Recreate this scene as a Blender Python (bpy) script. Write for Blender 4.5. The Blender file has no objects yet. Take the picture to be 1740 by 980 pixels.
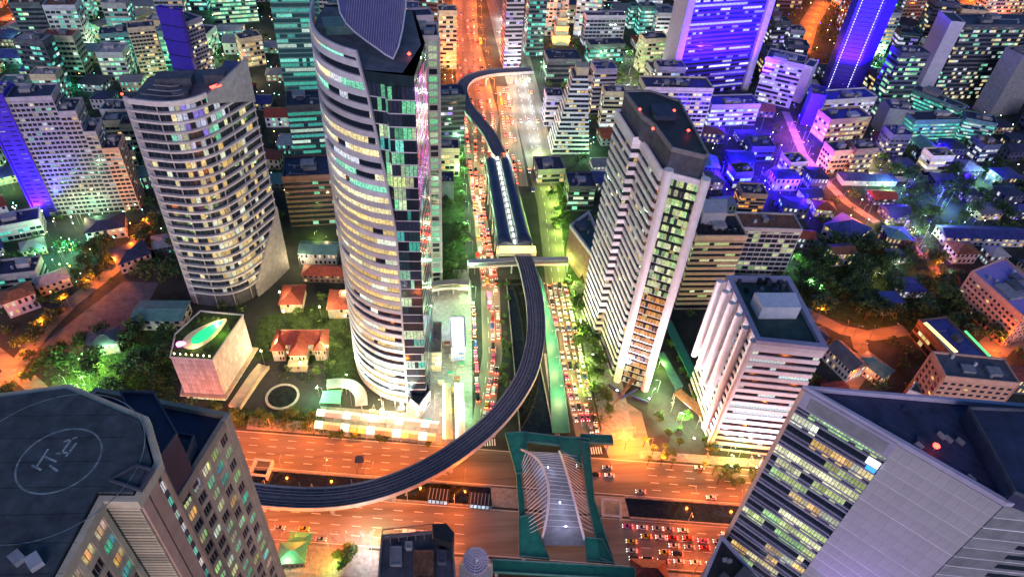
import bpy, math, random
from mathutils import Matrix, Vector
random.seed(7)
scene = bpy.context.scene
COL = scene.collection
# ------------------------------------------------------------ camera, dusk sky, sun, exposure
CAM_H = 280.0
CAM_R = Matrix(((0.9944707, 0.0126954, -0.1042443), (-0.0860772, 0.6671781, -0.7399081), (0.0601561, 0.7447900, 0.6645819)))
PPX, PPY, FPX = 870.0, 490.0, 1160.0
cam_data = bpy.data.cameras.new('camera')
cam_data.sensor_width = 36.0
cam_data.lens = FPX * 36.0 / 1740.0
cam_data.clip_start = 1.0
cam_data.clip_end = 6000.0
cam = bpy.data.objects.new('camera', cam_data)
COL.objects.link(cam)
cam.matrix_world = Matrix.Translation((0, 0, CAM_H)) @ CAM_R.to_4x4()
scene.camera = cam
SUN_EL, SUN_AZ = math.radians(20), math.radians(186)     # last dusk glow, from behind the camera
world = bpy.data.worlds.new('World')
scene.world = world
world.use_nodes = True
nt = world.node_tree
sky = nt.nodes.new('ShaderNodeTexSky')
sky.sky_type = 'NISHITA'
sky.sun_disc = False
sky.sun_elevation = SUN_EL
sky.sun_rotation = SUN_AZ
sky.ozone_density = 8.0
sky.dust_density = 0.3
nt.links.new(sky.outputs['Color'], nt.nodes['Background'].inputs['Color'])
nt.nodes['Background'].inputs['Strength'].default_value = 0.09
sun_d = bpy.data.lights.new('sun', 'SUN')
sun_d.energy = 1.2
sun_d.angle = math.radians(40)
sun_d.color = (1.0, 0.80, 0.95)
sun = bpy.data.objects.new('sun', sun_d)
COL.objects.link(sun)
sd = Vector((math.sin(SUN_AZ) * math.cos(SUN_EL), math.cos(SUN_AZ) * math.cos(SUN_EL), math.sin(SUN_EL)))
sun.rotation_euler = sd.to_track_quat('Z', 'Y').to_euler()
scene.view_settings.view_transform = 'Standard'
scene.view_settings.look = 'None'
scene.view_settings.exposure = 0.35
scene.view_settings.gamma = 1.0
scene.cycles.use_denoising = True
scene.cycles.max_bounces = 4
scene.cycles.diffuse_bounces = 2
scene.cycles.glossy_bounces = 2
scene.cycles.transmission_bounces = 2
scene.cycles.caustics_reflective = False
scene.cycles.caustics_refractive = False
scene.cycles.sample_clamp_indirect = 4.0

def G(px, py, z=0.0):
    """where the sight line of a point of the photograph meets the height z"""
    r = CAM_R @ Vector((px - PPX, -(py - PPY), -FPX))
    t = (z - CAM_H) / r.z
    return Vector((r.x * t, r.y * t, z))
def G2(px, py, z=0.0):
    p = G(px, py, z); return (p.x, p.y)
def PX(x, y, z=0.0):
    c = CAM_R.transposed() @ Vector((x, y, z - CAM_H))
    return (PPX + FPX * c.x / -c.z, PPY - FPX * c.y / -c.z)

# ------------------------------------------------------------ materials
MATS = {}
def mat(name, rgb, rough=.75, var=.25, scale=.35, metal=0.0, emit=None, es=1.0, bump=0.0, streak=None, stain=None, rnd=.2):
    if name in MATS: return MATS[name]
    m = bpy.data.materials.new(name); m.use_nodes = True
    t = m.node_tree; b = t.nodes['Principled BSDF']
    b.inputs['Roughness'].default_value = rough; b.inputs['Metallic'].default_value = metal
    if var:
        tc = t.nodes.new('ShaderNodeTexCoord')
        mp = t.nodes.new('ShaderNodeMapping'); t.links.new(tc.outputs['Object'], mp.inputs['Vector'])
        if streak: mp.inputs['Scale'].default_value = streak
        n = t.nodes.new('ShaderNodeTexNoise'); n.inputs['Scale'].default_value = scale
        n.inputs['Detail'].default_value = 5; n.inputs['Roughness'].default_value = .65
        t.links.new(mp.outputs['Vector'], n.inputs['Vector'])
        cr = t.nodes.new('ShaderNodeValToRGB')
        lo = [max(0, c * (1 - 1.6 * var)) for c in rgb]; hi = [min(1, c * (1 + 1.3 * var)) for c in rgb]
        if stain: lo = list(stain)
        cr.color_ramp.elements[0].position = .3; cr.color_ramp.elements[0].color = (*lo, 1)
        cr.color_ramp.elements[1].position = .72; cr.color_ramp.elements[1].color = (*hi, 1)
        t.links.new(n.outputs['Fac'], cr.inputs['Fac'])
        oi = t.nodes.new('ShaderNodeObjectInfo')
        mr = t.nodes.new('ShaderNodeMapRange'); mr.inputs['To Min'].default_value = 1 - rnd; mr.inputs['To Max'].default_value = 1 + rnd
        t.links.new(oi.outputs['Random'], mr.inputs['Value'])
        mx = t.nodes.new('ShaderNodeVectorMath'); mx.operation = 'SCALE'
        t.links.new(cr.outputs['Color'], mx.inputs[0]); t.links.new(mr.outputs['Result'], mx.inputs['Scale'])
        t.links.new(mx.outputs['Vector'], b.inputs['Base Color'])
        if bump:
            bp = t.nodes.new('ShaderNodeBump'); bp.inputs['Strength'].default_value = bump
            t.links.new(n.outputs['Fac'], bp.inputs['Height']); t.links.new(bp.outputs['Normal'], b.inputs['Normal'])
    else:
        b.inputs['Base Color'].default_value = (*rgb, 1)
    if emit:
        b.inputs['Emission Color'].default_value = (*emit, 1); b.inputs['Emission Strength'].default_value = es
    MATS[name] = m
    return m
def window_mat():
    m = bpy.data.materials.new('window_glass'); m.use_nodes = True
    t = m.node_tree; b = t.nodes['Principled BSDF']
    b.inputs['Base Color'].default_value = (.018, .026, .04, 1); b.inputs['Roughness'].default_value = .12
    a = t.nodes.new('ShaderNodeAttribute'); a.attribute_name = 'lit'
    # furniture, blinds and lamps behind the lit glass
    tc = t.nodes.new('ShaderNodeTexCoord'); n = t.nodes.new('ShaderNodeTexNoise'); n.inputs['Scale'].default_value = 1.3
    n.inputs['Detail'].default_value = 3
    t.links.new(tc.outputs['Object'], n.inputs['Vector'])
    mr = t.nodes.new('ShaderNodeMapRange'); mr.inputs['From Min'].default_value = .32; mr.inputs['From Max'].default_value = .66
    mr.inputs['To Min'].default_value = .45; mr.inputs['To Max'].default_value = 1.25
    t.links.new(n.outputs['Fac'], mr.inputs['Value'])
    mx = t.nodes.new('ShaderNodeVectorMath'); mx.operation = 'SCALE'
    t.links.new(a.outputs['Color'], mx.inputs[0]); t.links.new(mr.outputs['Result'], mx.inputs['Scale'])
    t.links.new(mx.outputs['Vector'], b.inputs['Emission Color']); b.inputs['Emission Strength'].default_value = 1.0
    m.cycles.emission_sampling = 'NONE'
    return m
WIN = window_mat()
M = mat
M('concrete', (.34, .33, .35), .8, .18); M('pale', (.50, .48, .50), .7, .12); M('white', (.72, .70, .73), .6, .08)
M('cream', (.62, .51, .35), .75, .15); M('beige', (.60, .43, .29), .75, .14); M('salmon', (.55, .33, .24), .75, .12)
M('brown', (.20, .12, .10), .8, .25); M('grey', (.22, .22, .24), .75, .18); M('dark', (.07, .075, .095), .6, .25)
M('lavender', (.42, .38, .50), .7, .1); M('floodlit_blue', (.055, .02, .48), .5, .15, .3); M('blue_lit_dark', (.075, .075, .16), .7, .2); M('navy', (.028, .032, .075), .6, .35, .2); M('roof_glass', (.03, .04, .10), .32, .2, .1); M('dusk_grey', (.56, .53, .58), .6, .1); M('slate', (.08, .088, .115), .7, .3, .25)  # the blue lighting on floodlit and blue-quarter walls is put into their colour
M('black', (.02, .02, .025), .6, .3); M('steel', (.5, .5, .55), .35, .1, metal=.6); M('green_paint', (.03, .26, .17), .5, .15)
M('green_roof', (.035, .085, .075), .7, .3, .2); M('red_roof', (.26, .05, .03), .7, .3, .6, bump=.2); M('rust', (.20, .085, .045), .8, .4, .5)
M('blue_roof', (.045, .05, .22), .5, .3, .3); M('teal', (.10, .22, .21), .6, .2); M('tile', (.42, .39, .41), .6, .07, .25, rnd=.035); M('weathered_roof', (.060, .072, .078), .8, .45, .35, bump=.2, stain=(.028, .034, .042))
M('white_paint', (.8, .8, .82), .5, .05); M('yellow_paint', (.7, .5, .08), .6, .1); M('violet', (.30, .22, .60), .6, .1)
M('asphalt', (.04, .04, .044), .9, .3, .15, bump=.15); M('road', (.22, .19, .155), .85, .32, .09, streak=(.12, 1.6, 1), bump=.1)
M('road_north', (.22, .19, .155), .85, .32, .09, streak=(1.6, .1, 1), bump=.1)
M('paving', (.26, .25, .24), .85, .25, .5, bump=.1); M('pale_paving', (.45, .44, .42), .8, .2, .4); M('soil', (.028, .028, .030), .95, .6, .06, bump=.3, stain=(.008, .018, .008))
M('grass', (.026, .055, .012), .95, .5, .25, bump=.4); M('water', (.012, .018, .02), .08, .3, .4, bump=.05)
M('glass_dark', (.02, .035, .045), .08, .2, .1); M('rail', (.48, .44, .50), .5, .1); M('track', (.15, .125, .16), .9, .3, .6)
M('car_white', (.75, .75, .76), .3, 0); M('car_silver', (.38, .39, .41), .3, 0, metal=.3); M('car_black', (.02, .02, .022), .25, 0)
M('car_red', (.5, .03, .02), .3, 0); M('car_pink', (.7, .1, .3), .3, 0); M('car_yellow', (.65, .45, .03), .3, 0); M('car_blue', (.04, .08, .35), .3, 0)
M('tyre', (.012, .012, .012), .9, 0); M('bark', (.07, .05, .035), .95, .3, 2)
def leafmat(name, a):
    m = mat(name, a, .7, .45, .5); return m
leafmat('leaf_deep', (.034, .072, .018)); leafmat('leaf_mid', (.05, .11, .022)); leafmat('leaf_light', (.085, .155, .03))
def glow(name, rgb, s): return mat(name, rgb, .5, 0, emit=rgb, es=s)
glow('glow_sodium', (1, .42, .08), 14); glow('glow_white', (.95, 1, .95), 12); glow('glow_green', (.45, 1, .45), 10)
glow('glow_warm', (1, .8, .35), 12); glow('glow_teal', (.25, 1, .75), 10); glow('glow_blue', (.12, .06, 1), 10)
glow('glow_red', (1, .05, .03), 7); glow('glow_head', (1, .95, .8), 9); glow('glow_pink', (1, .15, .7), 6)
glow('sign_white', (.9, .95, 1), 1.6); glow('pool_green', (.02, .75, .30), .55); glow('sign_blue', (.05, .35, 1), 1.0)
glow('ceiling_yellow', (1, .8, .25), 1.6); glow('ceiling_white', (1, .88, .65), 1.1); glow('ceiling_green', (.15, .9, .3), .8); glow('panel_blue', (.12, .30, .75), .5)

# ------------------------------------------------------------ mesh building
def shrink(P, d):
    return offset(P, -d)
def area(P): return .5 * sum(P[i][0] * P[(i + 1) % len(P)][1] - P[(i + 1) % len(P)][0] * P[i][1] for i in range(len(P)))
def ccw(P):
    P = [(p[0], p[1]) for p in P]
    return P if area(P) > 0 else P[::-1]
def offset(P, d):
    n = len(P); out = []
    for i in range(n):
        a, b, c = Vector(P[i - 1]), Vector(P[i]), Vector(P[(i + 1) % n])
        u = (b - a).normalized(); v = (c - b).normalized()
        n1 = Vector((u.y, -u.x)); n2 = Vector((v.y, -v.x))
        k = max(.35, 1 + n1.dot(n2))
        o = b + (n1 + n2) * (d / k)
        out.append((o.x, o.y))
    return out
class MB:
    def __init__(s): s.v = []; s.f = []; s.m = []; s.l = {}
    def face(s, pts, m=0, lit=None):
        k = len(s.v); s.v += [tuple(p) for p in pts]; 
        if lit: s.l[len(s.f)] = lit
        s.f.append(tuple(range(k, k + len(pts)))); s.m.append(m)
    def box(s, c, size, rz=0.0, m=0, lit=None, M4=None):
        x, y, z = size[0] / 2, size[1] / 2, size[2] / 2
        cs = [(-x, -y, -z), (x, -y, -z), (x, y, -z), (-x, y, -z), (-x, -y, z), (x, -y, z), (x, y, z), (-x, y, z)]
        if M4 is not None: cs = [M4 @ Vector(p) for p in cs]
        else:
            ca, sa = math.cos(rz), math.sin(rz)
            cs = [(c[0] + p[0] * ca - p[1] * sa, c[1] + p[0] * sa + p[1] * ca, c[2] + p[2]) for p in cs]
        k = len(s.v); s.v += [tuple(p) for p in cs]
        for q in ((0, 3, 2, 1), (4, 5, 6, 7), (0, 1, 5, 4), (1, 2, 6, 5), (2, 3, 7, 6), (3, 0, 4, 7)):
            if lit: s.l[len(s.f)] = lit
            s.f.append(tuple(k + i for i in q)); s.m.append(m)
    def beam(s, a, b, w, h, m=0):
        a, b = Vector(a), Vector(b); d = b - a; L = d.length
        if L < 1e-6: return
        x = d / L; y = Vector((0, 0, 1)).cross(x)
        y = y.normalized() if y.length > 1e-4 else Vector((0, 1, 0)); z = x.cross(y)
        M4 = Matrix.Translation((a + b) / 2) @ Matrix((x, y, z)).transposed().to_4x4()
        s.box(None, (L, w, h), m=m, M4=M4)
    def prism(s, P, z0, z1, m=0, top=True, bottom=False, mtop=None):
        P = ccw(P); n = len(P); k = len(s.v)
        s.v += [(p[0], p[1], z0) for p in P] + [(p[0], p[1], z1) for p in P]
        for i in range(n):
            j = (i + 1) % n; s.f.append((k + i, k + j, k + n + j, k + n + i)); s.m.append(m)
        if top: s.f.append(tuple(k + n + i for i in range(n))); s.m.append(m if mtop is None else mtop)
        if bottom: s.f.append(tuple(k + i for i in reversed(range(n)))); s.m.append(m)
    def ring(s, P, d0, d1, z0, z1, m=0):
        A, B = offset(P, d0), offset(P, d1); n = len(P); k = len(s.v)
        s.v += [(p[0], p[1], z0) for p in A] + [(p[0], p[1], z0) for p in B] + [(p[0], p[1], z1) for p in A] + [(p[0], p[1], z1) for p in B]
        for i in range(n):
            j = (i + 1) % n
            s.f += [(k + n + i, k + n + j, k + 3 * n + j, k + 3 * n + i), (k + 2 * n + i, k + 3 * n + i, k + 3 * n + j, k + 2 * n + j), (k + i, k + j, k + n + j, k + n + i), (k + j, k + i, k + 2 * n + i, k + 2 * n + j)]
            s.m += [m] * 4
    def grid(s, rows, m=0):
        k = len(s.v); n = len(rows[0])
        for r in rows: s.v += [tuple(p) for p in r]
        for i in range(len(rows) - 1):
            for j in range(n - 1): s.f.append((k + i * n + j, k + i * n + j + 1, k + (i + 1) * n + j + 1, k + (i + 1) * n + j)); s.m.append(m)
    def strip(s, L, d0, d1, z0, z1, m=0):
        """a wall of some thickness along an open line (left to right seen from outside)"""
        A, B = off_line(L, d0), off_line(L, d1); n = len(L); k = len(s.v)
        s.v += [(p[0], p[1], z0) for p in A] + [(p[0], p[1], z0) for p in B] + [(p[0], p[1], z1) for p in A] + [(p[0], p[1], z1) for p in B]
        for i in range(n - 1):
            j = i + 1
            s.f += [(k + n + i, k + n + j, k + 3 * n + j, k + 3 * n + i), (k + 2 * n + i, k + 3 * n + i, k + 3 * n + j, k + 2 * n + j), (k + i, k + j, k + n + j, k + n + i), (k + j, k + i, k + 2 * n + i, k + 2 * n + j)]
            s.m += [m] * 4
        for i in (0, n - 1):
            s.f.append((k + i, k + n + i, k + 3 * n + i, k + 2 * n + i)); s.m.append(m)
    def tube(s, pts, r, n=6, m=0):
        pts = [Vector(p) for p in pts]; rs = r if isinstance(r, (list, tuple)) else [r] * len(pts); rows = []
        for i, p in enumerate(pts):
            d = (pts[min(i + 1, len(pts) - 1)] - pts[max(i - 1, 0)]).normalized()
            u = d.cross(Vector((0, 0, 1))); u = u.normalized() if u.length > 1e-3 else Vector((1, 0, 0)); w = d.cross(u)
            k = len(s.v); rows.append(k)
            for a in range(n):
                t = 2 * math.pi * a / n; s.v.append(tuple(p + (u * math.cos(t) + w * math.sin(t)) * rs[i]))
        for a, b in zip(rows, rows[1:]):
            for i in range(n): s.f.append((a + i, a + (i + 1) % n, b + (i + 1) % n, b + i)); s.m.append(m)
        s.f.append(tuple(rows[0] + i for i in reversed(range(n)))); s.m.append(m)
        s.f.append(tuple(rows[-1] + i for i in range(n))); s.m.append(m)
    def disc(s, c, r, h, n=24, m=0): s.prism([(c[0] + r * math.cos(2 * math.pi * i / n), c[1] + r * math.sin(2 * math.pi * i / n)) for i in range(n)], c[2], c[2] + h, m)
    def mesh(s, name, mats):
        me = bpy.data.meshes.new(name); me.from_pydata(s.v, [], s.f)
        for q in mats: me.materials.append(MATS[q] if isinstance(q, str) else q)
        if len(mats) > 1: me.polygons.foreach_set('material_index', s.m)
        if s.l:
            at = me.attributes.new('lit', 'FLOAT_COLOR', 'FACE'); buf = [0.0] * (4 * len(s.f))
            for i, c in s.l.items(): buf[4 * i:4 * i + 4] = (c[0], c[1], c[2], 1)
            at.data.foreach_set('color', buf)
        me.update(); return me
    def build(s, name, mats, parent=None, kind=None, label=None, smooth=False):
        if not s.f: return None
        me = s.mesh(name, mats if isinstance(mats, (list, tuple)) else [mats])
        if smooth: me.polygons.foreach_set('use_smooth', [True] * len(me.polygons))
        o = bpy.data.objects.new(name, me); COL.objects.link(o)
        if parent: o.parent = parent
        if kind: o['kind'] = kind
        if label: o['label'] = label
        return o
def off_line(L, d):
    out = []
    for i in range(len(L)):
        a, b = Vector(L[max(i - 1, 0)]), Vector(L[min(i + 1, len(L) - 1)])
        u = (b - a).normalized(); out.append((L[i][0] + u.y * d, L[i][1] - u.x * d))
    return out
def tag(o, label, cat, group=None):
    o['label'] = label; o['category'] = cat
    if group: o['group'] = group
    return o
def thing(name, label, cat, group=None, loc=(0, 0, 0), rz=0.0):
    o = bpy.data.objects.new(name, None); COL.objects.link(o); o.location = loc; o.rotation_euler.z = rz; o.empty_display_size = 1
    return tag(o, label, cat, group)
def copy_tree(o, parent=None):
    c = o.copy(); COL.objects.link(c)
    if parent: c.parent = parent
    for ch in list(o.children): copy_tree(ch, c)
    return c
def inst(name, me, parent, loc=(0, 0, 0), rz=0.0):
    o = bpy.data.objects.new(name, me); COL.objects.link(o); o.parent = parent; o.location = loc; o.rotation_euler.z = rz
    return o

# ------------------------------------------------------------ towers
PAL = {'warm': [(1.0, .72, .28), (1.0, .85, .45), (.95, .62, .2), (.9, .95, .7)], 'white': [(.85, .92, 1.0), (1, .95, .8), (.7, .85, .9)],
       'teal': [(.10, .75, .55), (.25, .95, .75), (.08, .5, .45), (.7, .95, .8)], 'mix': [(1, .8, .4), (.3, .9, .6), (.85, .9, 1), (.95, .9, .55)],
       'green': [(.25, .9, .45), (.45, .95, .6), (.75, .95, .55)], 'lime': [(.75, .9, .35), (.95, .95, .55), (.45, .8, .3)],
       'orange': [(1, .40, .07), (1, .5, .12), (.9, .33, .05)], 'violet': [(.35, .25, 1), (.7, .7, 1), (.9, .9, 1)], 'cool': [(.8, .85, 1), (.5, .7, 1), (.9, .95, 1)]}
USED = []                                       # footprints, so that nothing is built twice on one spot
def lit_value(pal, k=1.0):
    c = random.choice(PAL[pal]); s = random.uniform(.45, 1.15) * k
    return (c[0] * s, c[1] * s, c[2] * s)
PANES = {}
def pane_mesh(w, h, lit):
    key = (round(w, 1), round(h, 1), tuple(round(c * 20) / 20 for c in lit) if lit else None)
    if key not in PANES:
        b = MB(); b.box((0, 0, 0), (key[0], .1, key[1]), lit=key[2]); b.box((0, -.03, 0), (.09, .12, key[1])); PANES[key] = b.mesh('window', [WIN])
    return PANES[key]
def tower(name, label, cat, poly, z1, wall='concrete', style='grid', z0=0.0, fl=4.2, bay=3.4, sp=.42, d=.35, pier=.35, pal='mix', plit=.35, k=1.0,
          roof='navy', blank=(), each=False, units=3, group=None, run=.0, parapet=1.1, ground=True, edges_each=None, unlit=None):  # unlit: faint glow put into the panes of dark rooms
    """storeys of real relief: rings of spandrel wall, piers between the bays, panes set back in the openings"""
    P = ccw(poly); n = len(P); t = thing(name, label, cat, group)
    if ground: USED.append(P)
    nf = max(1, int(round((z1 - z0) / fl))); fh = (z1 - z0) / nf
    core = MB(); core.prism(P, z0 - .2, z1, 0, top=False)
    core.build('wall_core', [wall if style == 'blank' else 'dark'], t)
    rf = MB(); rf.face([(p[0], p[1], z1) for p in P]); rf.build('roof', [roof], t)
    pr = MB(); pr.ring(P, -.25, d + .06, z1 - .5 * fh, z1 + parapet); pr.build('parapet', [wall], t)
    spn, prs, win = MB(), MB(), MB()
    singles = []
    for i in range(nf):
        za = z0 + i * fh; zb = za + fh * sp
        if i < 1 and z0 <= 0: zb = za + fh * .25
        if style in ('grid', 'band', 'glass'):
            b = MB() if each else spn
            b.ring(P, 0.0, d, za, zb)
            if each: b.build('spandrel', [wall], t)
    for e in range(n):
        a, c = Vector(P[e]), Vector(P[(e + 1) % n]); L = (c - a).length; u = (c - a) / L; nr = Vector((u.y, -u.x)); ang = math.atan2(u.y, u.x)
        if e in blank or style == 'blank' or L < 1.2:
            b = MB(); mid = (a + c) / 2 + nr * (d / 2 + .01)
            b.box((mid.x, mid.y, (z0 + z1) / 2 - .3), (L + d * .9, d + .02, z1 - z0 - .6), ang); b.build('blank_wall', [wall], t); continue
        nb = max(1, int(round(L / bay))); bw = L / nb
        if style in ('grid', 'fins') or (style == 'glass' and pier):
            pw = pier if style != 'glass' else .12
            for j in range(nb + 1):
                q = a + u * (bw * j) + nr * (d * .5 - .04)
                b = MB() if each and style != 'glass' else prs
                b.box((q.x, q.y, (z0 + z1) / 2 - .1), (pw, d, z1 - z0 - .2), ang)
                if b is not prs: b.build('pier', [wall], t)
        for i in range(nf):
            za = z0 + i * fh; zb = za + fh
            zl = za + fh * sp if style in ('grid', 'band', 'glass') else za + .1
            if i < 1 and z0 <= 0: zl = za + fh * .25
            on = False; fcol = lit_value(pal, k); floor_p = plit * random.choice((.3, .7, 1.2, 1.8)) if run else plit
            for j in range(nb):
                if not (run and random.random() < run and j): on = random.random() < floor_p; 
                lit = (fcol if run else lit_value(pal, k)) if on else unlit
                w2 = bw * .5 - .02
                m_ = a + u * (bw * (j + .5)) + nr * .06
                if each and (edges_each is None or e in edges_each):
                    singles.append((m_, ang, bw - (pier if style == 'grid' else .06), zb - zl - .04, (zl + zb) / 2, lit)); continue
                l_, r_ = m_ - u * w2, m_ + u * w2
                win.face([(l_.x, l_.y, zl), (r_.x, r_.y, zl), (r_.x, r_.y, zb - .02), (l_.x, l_.y, zb - .02)], 0, lit)
    if singles:
        cz = Vector((0, 0, CAM_H))
        singles.sort(key=lambda q: (Vector((q[0].x, q[0].y, q[4])) - cz).length)
        vis = [q for q in singles if Vector((math.sin(q[1]), -math.cos(q[1]))).dot(-q[0]) > 0 and -40 < PX(q[0].x, q[0].y, q[4])[1] < 1010 and -20 < PX(q[0].x, q[0].y, q[4])[0] < 1760]
        keep = set(id(q) for q in vis[:296])
        for q in singles:
            if id(q) in keep: inst('window', pane_mesh(q[2], q[3], q[5]), t, (q[0].x, q[0].y, q[4]), q[1])
            else: win.box((q[0].x, q[0].y, q[4]), (q[2], .1, q[3]), q[1], 0, q[5])
    win.build('windows', [WIN], t, kind='stuff')
    spn.build('spandrels', [wall], t, kind='stuff'); prs.build('piers', [wall], t, kind='stuff')
    roof_units(t, P, z1, units)
    return t
def roof_units(t, P, z, count):
    xs = [p[0] for p in P]; ys = [p[1] for p in P]; w = max(xs) - min(xs); h = max(ys) - min(ys)
    for i in range(count):
        x = random.uniform(min(xs) + w * .25, max(xs) - w * .25); y = random.uniform(min(ys) + h * .3, max(ys) - h * .3)
        if not inside((x, y), P): continue
        s = min(w, h) * random.uniform(.12, .3); hh = random.uniform(1.2, 3.2)
        b = MB(); ang = math.atan2(P[1][1] - P[0][1], P[1][0] - P[0][0])
        b.box((x, y, z + hh / 2 + .01), (s * 1.3, s, hh), ang)
        b.box((x, y, z + hh + .12), (s * 1.3 + .3, s + .3, .22), ang)
        b.build('rooftop_unit', [random.choice(('grey', 'concrete', 'slate'))], t)
    for i in range(count):
        x = random.uniform(min(xs) + w * .15, max(xs) - w * .15); y = random.uniform(min(ys) + h * .15, max(ys) - h * .15)
        if not inside((x, y), offset(P, -1.5)): continue
        r = random.uniform(.6, 1.1); b = MB(); b.tube([(x, y, z + .01), (x, y, z + 1.9), (x, y, z + 2.2)], [r, r, r * .3], 9); b.build('water_tank', [random.choice(('steel', 'pale', 'grey'))], t)
    if count:
        b = MB(); c = (sum(xs) / len(xs), sum(ys) / len(ys))
        for i in range(3):
            a = (random.uniform(min(xs), max(xs)), random.uniform(min(ys), max(ys)))
            if inside(a, offset(P, -1)): b.beam((*a, z + .2), (c[0], a[1], z + .2), .25, .25); b.box((*a, z + .5), (1.3, .8, 1))
        b.build('ducts', ['concrete'], t, kind='stuff')
def inside(p, P):
    c = False; n = len(P)
    for i in range(n):
        a, b = P[i], P[(i + 1) % n]
        if (a[1] > p[1]) != (b[1] > p[1]) and p[0] < (b[0] - a[0]) * (p[1] - a[1]) / (b[1] - a[1]) + a[0]: c = not c
    return c
def front(A, B, base_y, depth):
    """footprint and height from the two ends of a front roof line and the row of the foot below the first"""
    nx, ny = 765.0, 1790.0
    bx = A[0] + (nx - A[0]) * (base_y - A[1]) / (ny - A[1]); p = G(bx, base_y)
    lo, hi = 0.0, CAM_H - 5
    for _ in range(40):
        mid = (lo + hi) / 2
        if PX(p.x, p.y, mid)[1] > A[1]: lo = mid
        else: hi = mid
    z = lo; a = Vector(G2(*A, z)); b = Vector(G2(*B, z)); u = (b - a).normalized(); nr = Vector((-u.y, u.x))
    return [tuple(a), tuple(b), tuple(b + nr * depth), tuple(a + nr * depth)], z
# ------------------------------------------------------------ the setting
def sheet(name, pts, z, m, kind='structure', parent=None):
    b = MB(); P = ccw(pts); b.face([(p[0], p[1], z) for p in P]); return b.build(name, [m], parent, kind=kind)
b = MB(); b.face([(-1500, -300, 0), (1900, -300, 0), (1900, 2600, 0), (-1500, 2600, 0)]); b.build('ground', ['soil'], kind='structure')
SL = -.135
def sy(x, c): return c + SL * x
def sath(x0, x1, c0, c1): return [(x0, sy(x0, c0)), (x1, sy(x1, c0)), (x1, sy(x1, c1)), (x0, sy(x0, c1))]
ROADS = [sath(-330, 330, 130, 206)]
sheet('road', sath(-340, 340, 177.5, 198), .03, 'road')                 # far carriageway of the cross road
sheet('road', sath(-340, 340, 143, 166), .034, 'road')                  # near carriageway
NW = [G2(x, y) for x, y in ((800, 735), (820, 600), (817, 480), (803, 350), (780, 200), (770, 60), (768, -40))]
NE_ = [G2(x, y) for x, y in ((836, 735), (854, 600), (848, 480), (823, 350), (848, 200), (812, 60), (808, -40))]
EW = [(66.5, 196), (65.5, 257), (65.5, 317), (70, 400), (66, 530), (60, 710), (56, 850)]
EE = [(79.5, 196), (79.5, 257), (79, 317), (86, 400), (92, 530), (92, 712), (90, 850)]
def lane(name, L, Rr, z, m):
    b = MB()
    for i in range(len(L) - 1): b.face([(*L[i], z), (*Rr[i], z), (*Rr[i + 1], z), (*L[i + 1], z)])
    return b.build(name, [m], kind='structure')
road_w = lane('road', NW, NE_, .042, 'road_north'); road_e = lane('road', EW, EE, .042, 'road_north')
ROADS += [NW + NE_[::-1], EW + EE[::-1], [(15, 196), (95, 196), (95, 860), (15, 860)]]
# canals: sunk between low stone walls
canal = MB(); canal.face([(x, y, .02) for x, y in ccw(sath(-340, 22, 167, 176.5))]); canal.face([(x, y, .02) for x, y in ccw(sath(84, 340, 167, 176.5))])
canal.face([(39, 203, .02), (55, 203, .02), (51.5, 320, .02), (41, 320, .02)])
canal.build('canal_water', ['water'], kind='structure')
kw = MB()
for x0, x1 in ((-340, 22), (84, 340)):
    for c in (166.4, 177): kw.beam((x0, sy(x0, c), .45), (x1, sy(x1, c), .45), .7, .9)
for x in (38.6, 55.4): kw.beam((x, 203, .45), (x + (2.4 if x < 45 else -3.6), 320, .45), .5, .9)
kw.build('canal_wall', ['paving'], kind='structure')
sheet('junction_paving', [(22, sy(22, 167)), (84, sy(84, 167)), (84, sy(84, 177)), (22, sy(22, 177))], .05, 'paving')
# pavements with kerbs
pv = MB()
for P in ([(8, 204), (15, 204), (19, 318), (16, 330), (8, 330)], [(80.2, 198), (96, 197), (98, 257), (90, 318), (79.8, 318), (80.2, 257)]): pv.prism(P, 0, .14)
pv.prism(sath(-95, 12, 199, 206), 0, .13); pv.prism(sath(96, 190, 199, 204), 0, .13); pv.prism(sath(-95, 20, 130, 142), 0, .13); pv.prism(sath(82, 170, 132, 142), 0, .13)
pv.build('pavement', ['paving'], kind='structure')
pv = MB(); pv.prism([(55.8, 197), (58.5, 197), (59.5, 257), (57, 257)], 0, .13); pv.build('pavement', ['paving'], kind='structure')
# green walkway beside the right carriageway
t = thing('green_walkway', 'long green painted deck running beside the jammed right carriageway', 'walkway')
b = MB(); P = [G2(x, y, 1.2) for x, y in ((938, 735), (968, 735), (957, 640), (944, 560), (921, 480), (903, 440), (888, 440), (910, 500), (926, 560), (934, 640))]
b.prism(P, .9, 1.2); b.build('deck', ['green_paint'], t)
b = MB(); L = [G2(x, y, 1.2) for x, y in ((968, 735), (957, 640), (944, 560), (921, 480), (903, 440))]
for p, q in zip(L, L[1:]): b.beam((*p, 1.7), (*q, 1.7), .1, 1.0)
b.build('parapet', ['steel'], t)
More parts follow.
